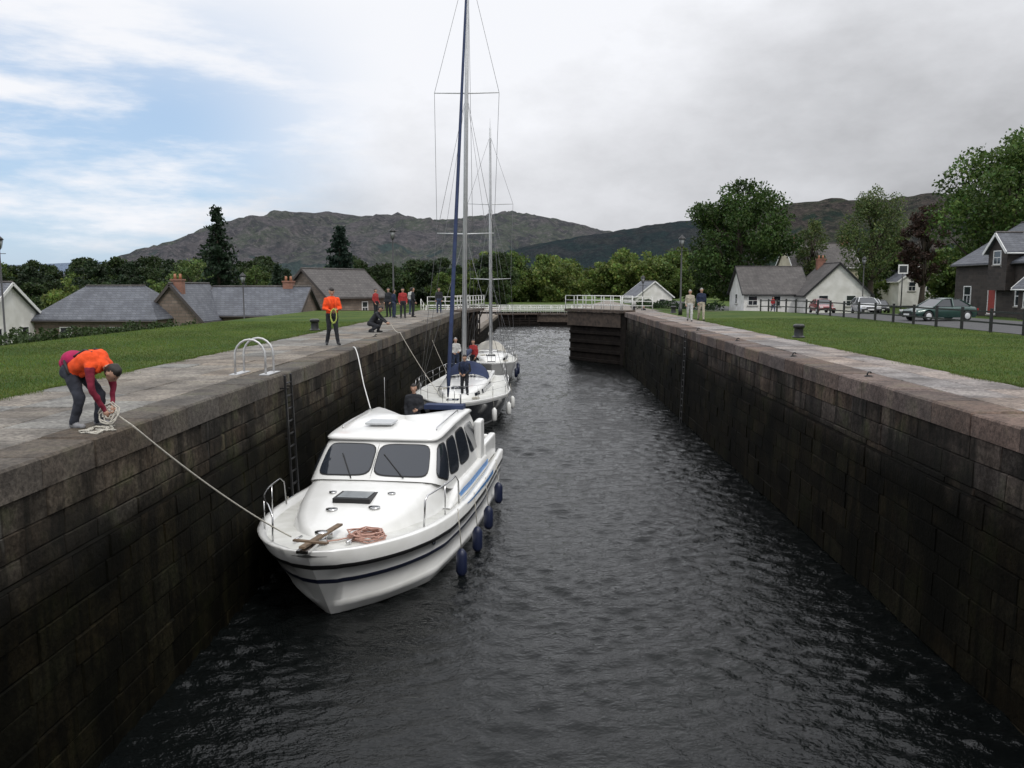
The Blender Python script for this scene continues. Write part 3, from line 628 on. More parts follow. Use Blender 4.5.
g=group('quay_railing'); mb=MB(); railing(mb,(-8.5,65.7,0),(-5.7,65.7,0),n=4,r=.03); railing(mb,(6.8,65.7,0),(9.2,65.7,0),n=3,r=.03); railing(mb,(-9.2,67,-.2),(-9.2,76,-2.2),n=6,r=.03); mb.obj('rails',WPAINT,g)
# ---------------------------------------------------------------- street furniture
def lamp(loc,H):
    g=group('street_lamp',loc); mb=MB()
    mb.tube([(0,0,-.1),(0,0,.5),(0,0,.52),(0,0,.8),(0,0,.82),(0,0,H-.85)],[.14,.13,.1,.09,.055,.045],0,12)
    mb.tube([(-.35,0,H-1.05),(.35,0,H-1.05)],.02,0,6); mb.tube([(0,0,H-.85),(0,0,H-.75)],[.05,.13],0,8)
    for k in range(4):
        a=math.pi/4+k*math.pi/2; c,s=math.cos(a),math.sin(a); mb.tube([(c*.13,s*.13,H-.75),(c*.22,s*.22,H-.3)],.012,0,4)
    mb.tube([(0,0,H-.3),(0,0,H-.24),(0,0,H-.08),(0,0,H)],[.26,.24,.07,.015],0,8); mb.obj('post',BLACKP,g)
    mb=MB(); mb.tube([(0,0,H-.74),(0,0,H-.31)],[.11,.2],0,8); mb.obj('lantern_glass',nmat('lantern_glass',(.25,.26,.26),rough=.2),g)
lamp((9.7,56,-.03),5.3); lamp((-9.7,57,-.03),5.9); lamp((-29.2,45,-2.7),7.4); lamp((-21.5,61,-2.3),5.2); lamp((31,80,-.8),5.5); lamp((6.9+4,85,-2),5)
def bollard(loc):
    mb=MB(); mb.tube([(0,0,-.05),(0,0,.04),(0,0,.06),(0,0,.34),(0,0,.38),(0,0,.46),(0,0,.5)],[.23,.23,.17,.16,.21,.21,.15],0,20)
    g=group('mooring_bollard',loc); mb.obj('body',BLACKP,g,bevel=.01)
bollard((9.9,31.5,-.02)); bollard((-9.6,36,-.02)); bollard((9.9,60,-.02))
for (x,y) in ((7.0,17.6),(7.0,22.7),(7.0,29),(7.0,36),(-6.0,31)):
    g=group('mooring_hook',(x,y,0),sc=.8); mb=MB(); mb.tube([(0,0,-.02),(0,0,.03)],[.09,.07],0,12); mb.tube([(0,0,.02),(0,0,.09),(.03,0,.13),(.08,0,.13),(.1,0,.10)],.022,0,8); mb.tube([(.09*math.cos(a),.09*math.sin(a)-.1,.035) for a in [k*math.pi/8 for k in range(17)]],.012,0,6); mb.obj('iron',BLACKP,g)
g=group('post_and_rail_fence'); mb=MB(); y=14.0; pts=[]
while y<72: pts.append((19.2,y)); y+=2.4
for (x,y) in pts: z=gz(x,y); mb.box(x-.05,x+.05,y-.05,y+.05,z-.3,z+1.0)
for a,b in zip(pts,pts[1:]):
    for h in (.4,.86): mb.beam((a[0]-.07,a[1]+.0,gz(*a)+h),(b[0]-.07,b[1],gz(*b)+h),.04,.07)
mb.obj('rails',BLACKP,g)
g=group('road_sign',(30.3,70,-.5)); mb=MB(); mb.tube([(0,0,-.3),(0,0,4.2)],.05,0,8); mb.box(-.4,.4,-.09,-.055,3.4,4.15,1); mb.box(-.31,.31,-.097,-.092,3.5,4.05,2); mb.obj('sign',[BLACKP,TRIM,nmat('sign_dark',(.03,.035,.04))],g)
def flag(loc,cs3):
    col={'blue':(.02,.05,.22),'red':(.35,.03,.03),'white':(.6,.6,.6)}
    g=group('flag',loc); mb=MB(); mb.tube([(.3,0,0),(-.3,0,1.25)],.018,0,6)
    for k in (1,2,3):
        rows=[[(-.28+j*.05+(i+k)*.05, .05*math.sin(j*1.3),1.25-(i+k-1)*.17-j*.075) for j in range(9)] for i in range(2)]
        mb.loft(rows,k)
    mb.obj('cloth',[WPAINT]+[nmat('flag_'+c,col[c]) for c in cs3],g)
flag((33.2,57,2.3),('red','white','blue')); flag((33.0,60,2.2),('blue','white','blue'))
g=group('lock_ladder',(XL,17.9,0)); mb=MB()
for yy in (-.22,.22):
    pts=[(-.95,yy*1.25,-.0),(-.95,yy*1.25,.40)]
    for k in range(1,10):
        a=math.pi*k/10; pts.append((-.62-.33*math.cos(a),yy*1.25,.40+.36*math.sin(a)))
    pts+=[(-.29,yy*1.25,.40),(-.29,yy*1.25,0)]
    mb.tube(pts,.024,0,10); mb.disc((-.95,yy*1.25,0),.07,0,12); mb.disc((-.29,yy*1.25,0),.07,0,12)
mb.box(-1.05,-.85,-.4,.4,.0,.018); mb.box(-.4,-.18,-.4,.4,.0,.018)
mb.obj('grab_hoops',GALV,g); mb=MB()
for yy in (-.22,.22): mb.beam((.10,yy,-.02),(.26,yy,-4.6),.06,.04)
for k in range(16): mb.tube([(.10+.009*k,-.22,-.2-k*.28),(.10+.009*k,.22,-.2-k*.28)],.02,0,6)
for k in range(4): mb.beam((-.05,-.22,-.3-k*1.1),(.14,-.22,-.3-k*1.1),.03,.03); mb.beam((-.05,.22,-.3-k*1.1),(.14,.22,-.3-k*1.1),.03,.03)
mb.obj('rungs',BLACKP,g)
g=group('lock_ladder',(XR,36,0)); mb=MB()
for yy in (-.22,.22): mb.beam((-.10,yy,-.02),(-.26,yy,-4.6),.05,.03)
for k in range(16): mb.tube([(-.10-.009*k,-.22,-.2-k*.28),(-.10-.009*k,.22,-.2-k*.28)],.018,0,6)
mb.obj('rungs',BLACKP,g)
# ---------------------------------------------------------------- boats
def hullmesh(mb,L_,B,S,rake,lo,bands,nst=44,z0=-.15,bulw=.10,gun=.09,deckmi=1,pw=.6,rl=3.0):
    ys=[L_*(i/(nst-1))**1.35 for i in range(nst)]
    for sg in (1,-1):
        rows=[];ms=None
        for y in ys:
            b=B(y); s=S(y); l=lo(y); row=[(0,y+rake*1.15*max(0,1-y/rl),z0-.45)]; ms=[]; ek=min(1,y/.25)
            for (q,mi,ex) in bands:
                z=z0+(s-z0)*q; x=b*(l+(1-l)*q**pw)+ex*ek
                row.append((sg*x,y+rake*(1-q)*max(0,1-y/rl),z))
                ms.append(mi)
            gg=min(gun,b*.6)
            row.append((sg*max(b-gg*.25,0),y,s+.02)); ms.append(0)
            row.append((sg*max(b-gg,0),y+.02,s+.02)); ms.append(0)
            row.append((sg*max(b-gg-.03*ek,0),y+.03,s-bulw)); ms.append(0)
            row.append((sg*max(b-gg-.03*ek,0)*.5,y+.03,s-bulw+.03)); ms.append(deckmi)
            row.append((0,y+.03,s-bulw+.04)); ms.append(deckmi)
            rows.append(row)
        mb.loft(rows,ms,True,flip=(sg<0))
        mb.add([p for p in rows[-1]],[tuple(range(len(rows[-1])))],0)
def I(tab):
    xs=[t[0] for t in tab]; zs=[t[1] for t in tab]
    return lambda y: float(np.interp(y,xs,zs))
def smooth_tab(tab):
    f=I(tab); xs=np.linspace(tab[0][0],tab[-1][0],200); v=np.array([f(x) for x in xs])
    k=np.ones(9)/9; vp=np.pad(v,4,mode='edge'); vv=np.convolve(vp,k,'valid'); vv[:4]=v[:4]
    return lambda y: float(np.interp(y,xs,vv))
def patch(mb,Sf,u0,u1,v0,v1,off,mi,nu=14,nv=8,pw=5):
    def P(a,b,o):
        u=u0+(u1-u0)*(a+1)/2; v=v0+(v1-v0)*(b+1)/2; p=Sf(u,v); e=1e-2
        du=Sf(u+e,v)-Sf(u-e,v); dv=Sf(u,v+e)-Sf(u,v-e); n=du.cross(dv); n=n.normalized() if n.length>0 else Vector((0,0,1))
        c=Vector((0,6.2,1.5))
        if n.dot(p-c)<0: n=-n
        return p+n*o
    rows=[]
    for j in range(nv+1):
        row=[]
        for i in range(nu+1):
            a=-1+2*i/nu; b=-1+2*j/nv; m=max(abs(a),abs(b))
            k=m/((abs(a)**pw+abs(b)**pw)**(1/pw)) if m>0 else 1
            row.append(P(a*k,b*k,off))
        rows.append(row)
    mb.loft(rows,mi,True)
def cruiser():
    g=group('cabin_cruiser',(-3.78,13.2,ZW),math.radians(-5.6)); g.scale=(1.14,1.0,1.0); Lc=10.6
    B=smooth_tab([(0,.0),(.10,.34),(.35,.66),(.8,.98),(1.4,1.27),(2.2,1.5),(3.2,1.64),(4.5,1.70),(7,1.70),(Lc,1.58)])
    S=smooth_tab([(0,1.52),(2,1.42),(5,1.3),(Lc,1.22)])
    mb=MB(); hullmesh(mb,Lc,B,S,1.25,I([(0,.05),(1,.35),(3,.66),(6,.84),(Lc,.9)]),
      [(.0,3,0),(.10,3,.0),(.105,0,0),(.2,0,.02),(.30,0,.025),(.305,0,.0),(.56,0,0),(.565,2,.004),(.62,2,.004),(.625,0,0),(.76,0,0),(.765,3,.035),(.81,3,.045),(.82,3,.03),(1.0,0,.03)],nst=54)
    mb.obj('hull',[WHITE,DECK,NAVY,BLACK],g)
    dk=lambda y:S(y)-.07
    mb=MB(); rows=[]
    for (y,wd,h) in [(1.25,.30,.0),(1.35,.42,.09),(1.6,.62,.17),(2.1,.86,.29),(2.8,1.05,.43),(3.4,1.16,.55),(4.0,1.22,.66),(4.4,1.24,.7)]:
        z=dk(y)-.02; rows.append([(sx_*wd,y,z+h*hz) for sx_,hz in ((-1.08,0),(-1.0,.55),(-.93,.86),(-.8,.96),(-.4,1.02),(0,1.04),(.4,1.02),(.8,.96),(.93,.86),(1.0,.55),(1.08,0))])
    mb.loft(rows,0,True); mb.add(rows[0],[tuple(range(11))]); mb.obj('foredeck_trunk',WHITE,g)
    base=[(0,3.60,1.90),(.62,3.63,1.89),(1.08,3.74,1.85),(1.25,4.06,1.72),(1.32,4.7,1.50),(1.36,5.8,1.38),(1.38,7.4,1.34),(1.36,8.9,1.32)]
    roof=[(0,4.50,2.58),(.58,4.52,2.575),(.98,4.60,2.57),(1.07,4.86,2.58),(1.09,5.3,2.60),(1.10,6.2,2.64),(1.10,7.4,2.65),(1.08,8.5,2.62)]
    def S2(sg):
        def f(u,v):
            u=max(0,min(len(base)-1.001,u)); i=int(u); t=u-i
            def cr(T):
                p0=Vector(T[max(i-1,0)]) if i>0 else Vector((-T[1][0],T[1][1],T[1][2])); p1=Vector(T[i]); p2=Vector(T[i+1]); p3=Vector(T[min(i+2,len(T)-1)])
                return .5*((2*p1)+(p2-p0)*t+(2*p0-5*p1+4*p2-p3)*t*t+(3*p1-p0-3*p2+p3)*t*t*t)
            a=cr(base);b=cr(roof); p=a.lerp(b,v); bul=math.sin(math.pi*max(0,min(1,v)))*.04
            p.x+=bul*(1 if u>2.5 else .3); return Vector((sg*p.x,p.y,p.z))
        return f
    mb=MB()
    for sg in (1,-1):
        f=S2(sg); U=[i*.25 for i in range(29)]
        rows=[[f(u,v) for u in U] for v in (0,.15,.3,.5,.7,.85,1)]
        def brim(k,dz): return [Vector((f(u,1).x*k,(f(u,1).y-6.6)*(k)+6.6,f(u,1).z+dz)) for u in U]
        rows+= [brim(1.035,.0),brim(1.04,.04),brim(1.0,.08),brim(.93,.10),brim(.7,.125),brim(.35,.14),brim(0.0,.145)]
        mb.loft(rows,0,True,flip=(sg>0))
    mb.obj('superstructure',WHITE,g)
    PN=((.05,1.88,.12,.88),(2.45,3.75,.16,.86),(3.88,4.8,.28,.86),(4.93,5.7,.32,.86))
    mb=MB()
    for sg in (1,-1):
        f=S2(sg)
        for (u0,u1,v0,v1) in PN: patch(mb,f,u0,u1,v0,v1,.012,0)
        patch(mb,f,5.8,6.6,.34,.86,.012,0)
    mb.obj('windows',BGLASS,g); mb=MB()
    for sg in (1,-1):
        f=S2(sg)
        for (u0,u1,v0,v1) in PN: patch(mb,f,u0-.035,u1+.035,v0-.03,v1+.03,.006,0)
    mb.obj('window_seals',BLACK,g)
    mb=MB()
    for sg in (-1,1):
        mb.box(min(sg*1.45,sg*1.28),max(sg*1.45,sg*1.28),8.6,10.4,1.15,1.75,0)
        mb.box(min(sg*1.42,sg*1.25),max(sg*1.42,sg*1.25),8.05,8.6,1.3,2.45,0)
    mb.box(-1.27,1.27,10.25,10.42,1.15,1.7,0)
    mb.box(-1.0,1.0,9.5,10.2,1.15,1.55,0); mb.box(-.9,.2,8.9,9.4,1.15,1.9,0); mb.obj('cockpit',WHITE,g,bevel=.05)
    mb=MB()
    for sg in (1,-1):
        rows=[]
        for k in range(25):
            y=3.9+k*.2; h=.30*sm((y-3.9)/1.4); x=1.34+.06*sm((y-4)/2); z=dk(y)
            rows.append([(sg*(x+.10),y,z-.02),(sg*(x+.09),y,z+h*.62+.0),(sg*(x+.05),y,z+h*.9),(sg*(x-.04),y,z+h),(sg*(x-.3),y,z+h+.01)])
        mb.loft(rows,0,True,flip=sg<0)
    mb.obj('side_coaming',WHITE,g); mb=MB()
    for sg in (1,-1):
        for (q0,q1,y0,y1,mi) in ((.18,.42,4.9,8.6,0),(.50,.60,4.8,8.6,0)):
            rows=[]
            for k in range(20):
                y=y0+(y1-y0)*k/19; h=.30*sm((y-3.9)/1.4); x=1.34+.06*sm((y-4)/2)+.107; z=dk(y)
                rows.append([(sg*x,y,z+h*q0),(sg*(x-.006),y,z+h*q1)])
            mb.loft(rows,mi,True)
        rows=[]
        for k in range(20):
            y=4.2+k*.2; t=k/19; b=B(y); rows.append([(sg*(b+.036),y,S(y)-.02-.13*t),(sg*(b+.036),y,S(y)-.0-.04*t)])
        mb.loft(rows,0,True)
    mb.obj('blue_stripes',LBLUE,g)
    mb=MB()
    for sg in (1,-1):
        def ed(y,o=.1): return (sg*(B(y)-o),y,S(y))
        if sg<0:
            pts=[]
            for k in range(13):
                y=.75+k*.2; p=ed(y); pts.append((p[0],p[1],p[2]+.62))
            p0=ed(.55); pts=[p0,(p0[0],p0[1]+.03,p0[2]+.45)]+pts; e=ed(3.4); pts+=[(e[0],e[1],e[2]+.5),(e[0],e[1]+.1,e[2])]
            mb.tube(pts,.016,0,8)
            for y in (1.4,2.5): p=ed(y); mb.tube([p,(p[0],p[1],p[2]+.62)],.014,0,6)
        else:
            pts2=[ed(2.0),(ed(2.05)[0],2.05,S(2)+.5)]+[(ed(2.15+k*.2)[0],2.15+k*.2,S(2)+.58) for k in range(9)]+[(ed(4.0)[0],4.0,S(4)+.5),ed(4.05)]
            mb.tube(pts2,.016,0,8); p=ed(3.0); mb.tube([p,(p[0],p[1],p[2]+.66)],.013,0,6)
        mb.tube([(sg*.95,5.2,2.68),(sg*.95,5.25,2.76),(sg*.98,7.5,2.81),(sg*.98,7.55,2.74)],.013,0,6)
    mb.tube([(.62,3.66,1.95),(.15,4.15,2.34)],.012,1,6); mb.tube([(-.35,3.62,1.93),(-.65,4.15,2.34)],.012,1,6)
    for x in (-.42,.42): mb.tube([(x-.02,.75,S(.8)+.0),(x+.02,1.0,S(.8)+.0)],.022,0,8); mb.tube([(x,.87,S(.8)-.1),(x,.87,S(.8))],.02,0,8)
    mb.box(-.09,.09,-.15,.35,1.55,1.60,0); mb.tube([(0,.75,1.45),(0,.75,1.62)],[.10,.07],0,14); mb.tube([(0,.75,1.62),(0,.75,1.66)],.1,0,14)
    mb.obj('rails_and_fittings',[STEEL,BLACK],g)
    mb=MB(); mb.beam((-.02,-.1,1.64),(.12,1.35,1.62),.09,.035,0); mb.beam((-.25,.22,1.66),(.3,.12,1.66),.07,.03,0); mb.obj('anchor_stock',WOOD,g)
    mb=MB()
    for (x,y,z,r) in ((-.28,2.2,dk(2.2)+.30,.10),(.42,2.35,dk(2.35)+.33,.10),(-.5,3.0,dk(3)+.46,.07),(.55,3.05,dk(3)+.46,.07)): mb.disc((x,y,z-.01),r,0,24,h=.035); mb.disc((x,y,z+.02),r*.72,1,20,h=.012)
    mb.tube([(0,1.15,1.42),(0,1.15,1.56)],.055,0,14)
    mb.obj('deck_vents',[STEEL,BGLASS],g)
    mb=MB(); zc=dk(2.8)
    mb.box(-.36,.30,2.5,3.12,zc+.38,zc+.47,0); mb.box(-.3,.24,2.56,3.06,zc+.473,zc+.485,1); o=mb.obj('foredeck_hatch',[BLACK,nmat('hatch_acrylic',(.25,.27,.28),rough=.15)],g,bevel=.012)
    mb=MB(); rr=random.Random(4); pts=[]
    for k in range(170):
        a=k*.42; r=.12+.14*abs(math.sin(k*.11))+rr.uniform(-.03,.03); pts.append((.58+r*math.cos(a)*1.1,1.25+r*math.sin(a),1.37+.02+.0008*k+rr.uniform(0,.04)))
    mb.tube(pts,.013,0,6); pts=[(.35,1.2,1.42)]+[(.35-.07*k,1.15-.09*k+rr.uniform(-.04,.04),1.44+.01*k) for k in range(7)]; mb.tube(pts,.013,0,6); mb.obj('mooring_rope',ROPER,g)
    mb=MB()
    for (y,z,sg) in ((3.4,.28,1),(5.0,.28,1),(6.6,.32,1),(8.8,.38,1),(4,.4,-1),(7,.4,-1)):
        x=sg*(B(y)+.08); mb.tube([(x,y,z-.28),(x,y,z-.25),(x,y,z-.18),(x,y,z+.18),(x,y,z+.25),(x,y,z+.30)],[.03,.07,.10,.10,.07,.03],0,14); mb.tube([(x,y,z+.28),(x-sg*.06,y,S(y)+.05)],.009,1,6)
    mb.obj('fenders',[FEND,ROPE],g)
    mb=MB()
    for y in (2.2,3.0): mb.ell((B(y)*.95,y+.25,1.0),(.03,.10,.05),0)
    mb.obj('portholes',BGLASS,g)
    mb=MB(); mb.box(-.55,.0,5.4,5.95,2.755,2.80,0); mb.obj('roof_hatch',nmat('hatch_grey',(.5,.52,.53),rough=.3),g,bevel=.01)
    mb=MB(); mb.box(.1,1.0,8.1,8.5,2.72,2.84,0); mb.tube([(-.9,8.45,2.62),(-.9,8.45,3.5)],.008,1,5); mb.tube([(.9,8.4,2.6),(.9,8.4,3.1)],.02,1,6); mb.obj('canopy_and_aerial',[CANV,STEEL],g,bevel=.03)
    return g
cruiser()
def yacht(name,loc,rz,Ly,bmax,mastH,hullm,stripe,lean=0,furl=True,boomcover=CANV,masty=.44,sc=1):
    g=group(name,loc,rz); B=smooth_tab([(0,.0),(.3,.28),(1.5,.95),(3,1.45),(5,bmax-.08),(7,bmax),(Ly,bmax*.74)]); S=smooth_tab([(0,1.40),(3,1.22),(7,1.08),(Ly,1.12)])
    mb=MB(); hullmesh(mb,Ly,B,S,1.1,I([(0,.04),(1.5,.3),(4,.6),(Ly,.7)]),[(0,3,0),(.12,3,0),(.14,0,0),(.2,0,0),(.3,2,0),(.5,2,0),(.72,2,0),(.88,2,0),(.93,0,.01),(1,0,.02)],nst=40,bulw=.03,gun=.05,pw=.45)
    mb.obj('hull',[WHITE,DECK,hullm,stripe],g)
    mb=MB(); rows=[]
    for (y,wd,h) in [(2.6,.3,.0),(2.75,.45,.14),(3.6,.75,.27),(5,1.0,.38),(Ly*.62,1.15,.46),(Ly*.66,1.15,.48)]:
        z=S(y)-.02; rows.append([(a*wd,y,z+h*b) for a,b in ((-1.05,0),(-.97,.7),(-.85,.95),(-.4,1.05),(0,1.08),(.4,1.05),(.85,.95),(.97,.7),(1.05,0))])
    mb.loft(rows,0,True); mb.add(rows[-1],[tuple(range(9))]); mb.obj('coachroof',WHITE,g)
    mb=MB()
    for sg in (1,-1):
        for (a,b) in ((3.6,4.5),(4.8,5.9),(6.1,Ly*.62)):
            rows=[]
            for k in range(5):
                y=a+(b-.1-a)*k/4; wd=I([(2.75,.45),(3.6,.75),(5,1.0),(Ly*.62,1.15),(Ly,1.15)])(y); h=I([(2.75,.14),(3.6,.27),(5,.38),(Ly*.62,.46),(Ly,.48)])(y); z=S(y)-.02
                rows.append([(sg*(wd*1.035+.006),y,z+h*.2),(sg*(wd*.99+.008),y,z+h*.66)])
            mb.loft(rows,0,False)
    mb.box(-.3,.3,4.0,4.6,S(4)+.27,S(4)+.36,0); mb.box(-.25,.25,1.6,2.1,S(2)-.02,S(2)+.05,0); mb.obj('windows',BGLASS,g)
    mb=MB(); rows=[]
    for k in range(6):
        t=k/5; y=Ly*.60+t*1.1; h=.35+.55*math.sin(t*math.pi*.6); rows.append([(1.05*math.cos(a),y,S(y)+.3+h*math.sin(a)*1.0) for a in [math.pi*j/10 for j in range(11)]])
    mb.loft(rows,0,True); mb.obj('sprayhood',boomcover,g)
    mb=MB()
    for sg in (1,-1): mb.box(min(sg*1.1,sg*.9),max(sg*1.1,sg*.9),Ly*.7,Ly-.5,S(Ly),S(Ly)+.3,0)
    mb.box(-.9,.9,Ly-.7,Ly-.5,S(Ly),S(Ly)+.3); mb.obj('cockpit_coaming',WHITE,g,bevel=.05)
    mb=MB(); my=Ly*masty; z0=S(my)+.3
    top=(lean,my+.1,mastH); P=lambda z:(lean*(z-z0)/(mastH-z0),my+.1*(z-z0)/(mastH-z0),z)
    mb.tube([P(z0),P(mastH*.6),P(mastH)],[.11,.10,.07],0,10)
    spr=[mastH*.40,mastH*.70]
    tips=[]
    for s in spr:
        c=P(s); wd=1.45 if s==spr[1] else 1.3
        mb.tube([(c[0]-wd,c[1]+.15,s+.05),c,(c[0]+wd,c[1]+.15,s+.05)],[.02,.035,.02],0,6); tips.append((c,wd))
    mb.tube([P(z0+1.1),(0,Ly*.88,z0+1.15)],.07,0,8); mb.tube([P(mastH),(top[0],top[1],mastH+.6)],.01,0,4)
    mb.obj('mast_spreaders_boom',ALU,g)
    mb=MB(); b0=Vector(P(z0+1.28)); b1=Vector((0,Ly*.87,z0+1.28)); mb.tube([b0,b0.lerp(b1,.1)+Vector((0,0,.08)),b0.lerp(b1,.6),b1],[.1,.17,.13,.07],0,10); mb.obj('sail_cover',boomcover,g)
    mb=MB()
    for sg in (1,-1):
        chain=Vector((sg*(B(my)-.08),my+.15,S(my)))
        t0=Vector((tips[0][0][0]+sg*tips[0][1],tips[0][0][1]+.15,spr[0]+.05)); t1=Vector((tips[1][0][0]+sg*tips[1][1],tips[1][0][1]+.15,spr[1]+.05))
        mb.tube([chain,t0,t1,Vector(P(mastH*.97))],.010,0,4); mb.tube([chain,Vector(P(spr[0]))],.009,0,4); mb.tube([t0,Vector(P(spr[1]))],.009,0,4); mb.tube([chain+Vector((0,.5,0)),Vector(P(spr[1]))],.008,0,4)
    mb.tube([(0,Ly-.1,S(Ly)),P(mastH)],.010,0,4); mb.tube([(0,.1,S(0)+.05),P(mastH*.97)],.01,0,4)
    for dxh in (.05,-.05,.13): mb.tube([(dxh,my-.16,z0+.1),(top[0]+dxh*.5,my-.06,mastH*.96)],.007,0,4)
    mb.obj('rigging',nmat('wire_rigging',(.22,.22,.23),rough=.5,metal=.5),g); mb=MB()
    for sg in (1,-1):
        pl=[]
        for k in range(9):
            y=.35+k*(Ly-.7)/8; x=sg*(B(y)-.06); mb.tube([(x,y,S(y)),(x,y,S(y)+.62)],.013,0,6); pl.append((x,y,S(y)+.62))
        mb.tube(pl,.006,0,4); mb.tube([(p[0],p[1],p[2]-.3) for p in pl],.006,0,4)
    f0=[(B(.9)-.06,.9,S(1)+.62),(B(.35),.3,S(0)+.64),(0,-.05,S(0)+.66),(-B(.35),.3,S(0)+.64),(-B(.9)+.06,.9,S(1)+.62)]; mb.tube(f0,.015,0,6)
    e=Ly-.15; mb.tube([(B(e),e-.8,S(e)+.6),(B(e)-.1,e,S(e)+.62),(-B(e)+.1,e,S(e)+.62),(-B(e),e-.8,S(e)+.6)],.015,0,6)
    mb.obj('guard_rails',STEEL,g)
    if furl:
        mb=MB(); a=Vector((0,.15,S(0)+.25)); b=Vector(P(mastH*.97)); mb.tube([a,a.lerp(b,.04),a.lerp(b,.3),a.lerp(b,.9),b],[.03,.085,.08,.05,.02],0,8); mb.obj('furled_genoa',CANV,g)
    mb=MB()
    for (y,sg) in ((3.2,1),(5,1),(7,1),(4,-1),(7,-1)):
        x=sg*(B(y)+.1); z=.5; mb.tube([(x,y,z-.3),(x,y,z-.22),(x,y,z+.2),(x,y,z+.3)],[.04,.11,.11,.03],0,12); mb.tube([(x,y,z+.28),(x-sg*.1,y,S(y)+.3)],.008,1,5)
    mb.obj('fenders',[WHITE if hullm is not WHITE else FEND,ROPE],g)
    mb=MB()
    for c in ((-.5,3.0),(.6,8.2),(.9,2.4)):
        pts=[(c[0]+(.12+.05*math.sin(k*.3))*math.cos(k*.5),c[1]+(.12+.05*math.sin(k*.3))*math.sin(k*.5),S(c[1])+.03+.001*k+(.35 if abs(c[0])<.8 and c[1]>2.6 else 0)) for k in range(60)]; mb.tube(pts,.014,0,5)
    mb.obj('coiled_lines',ROPE,g)
    return g
yacht('sailing_yacht',(-3.35,31.5,ZW),math.radians(-.5),13.2,2.15,20.6,nmat('dark_hull_paint',(.012,.014,.02),rough=.2,coat=.5),NAVY,lean=.30,masty=.50)
yacht('sailing_yacht',(-2.55,48.5,ZW),math.radians(3.5),10.6,1.75,15.8,WHITE,NAVY,furl=False,boomcover=nmat('cream_canvas',(.45,.43,.38),rough=.9),masty=.5)
# ---------------------------------------------------------------- people
SKIN=nmat('skin',(.45,.27,.19),(.40,.23,.16),rough=.55); HAIRD=nmat('dark_hair',(.015,.011,.009),rough=.6); HAIRG=nmat('grey_hair',(.3,.29,.28),rough=.7)
def cloth(n,c): return nmat('cloth_'+n,c,tuple(x*.7 for x in c),scale=9,rough=.9,bump=.35,bscale=25)
def STAND(**k):
    J=dict(pel=(0,0,.98),ch=(.0,0,1.30),nk=(-.0,0,1.50),hd=(.02,0,1.655),shL=(0,.19,1.42),shR=(0,-.19,1.42),elL=(-.02,.25,1.13),elR=(-.02,-.25,1.13),wrL=(.12,.22,.92),wrR=(.12,-.22,.92),
       hpL=(0,.10,.93),hpR=(0,-.10,.93),knL=(.03,.11,.5),knR=(.03,-.11,.5),anL=(-.02,.12,.08),anR=(-.02,-.12,.08),face=(1,0,0),up=(0,0,1))
    J.update(k); return J
def BEND():
    return STAND(pel=(-.28,0,.78),ch=(.04,0,.93),nk=(.20,0,.86),hd=(.305,0,.74),shL=(.11,.18,.86),shR=(.11,-.18,.86),elL=(.13,.22,.56),elR=(.15,-.22,.55),wrL=(.22,.08,.32),wrR=(.20,-.06,.26),
       hpL=(-.26,.10,.74),hpR=(-.26,-.10,.74),knL=(.0,.12,.44),knR=(-.12,-.12,.41),anL=(-.06,.13,.08),anR=(-.24,-.12,.08),face=(.55,0,-.8),up=(.8,0,.55))
def CROUCH():
    return STAND(pel=(-.15,0,.40),ch=(.08,0,.68),nk=(.18,0,.84),hd=(.27,0,.95),shL=(.12,.18,.78),shR=(.12,-.18,.78),elL=(.33,.2,.56),elR=(.33,-.2,.56),wrL=(.52,.1,.42),wrR=(.52,-.1,.42),
       hpL=(-.14,.1,.36),hpR=(-.14,-.1,.36),knL=(.26,.16,.48),knR=(.2,-.14,.26),anL=(.1,.14,.08),anR=(-.16,-.12,.09),face=(.8,0,-.5),up=(.5,0,.8))
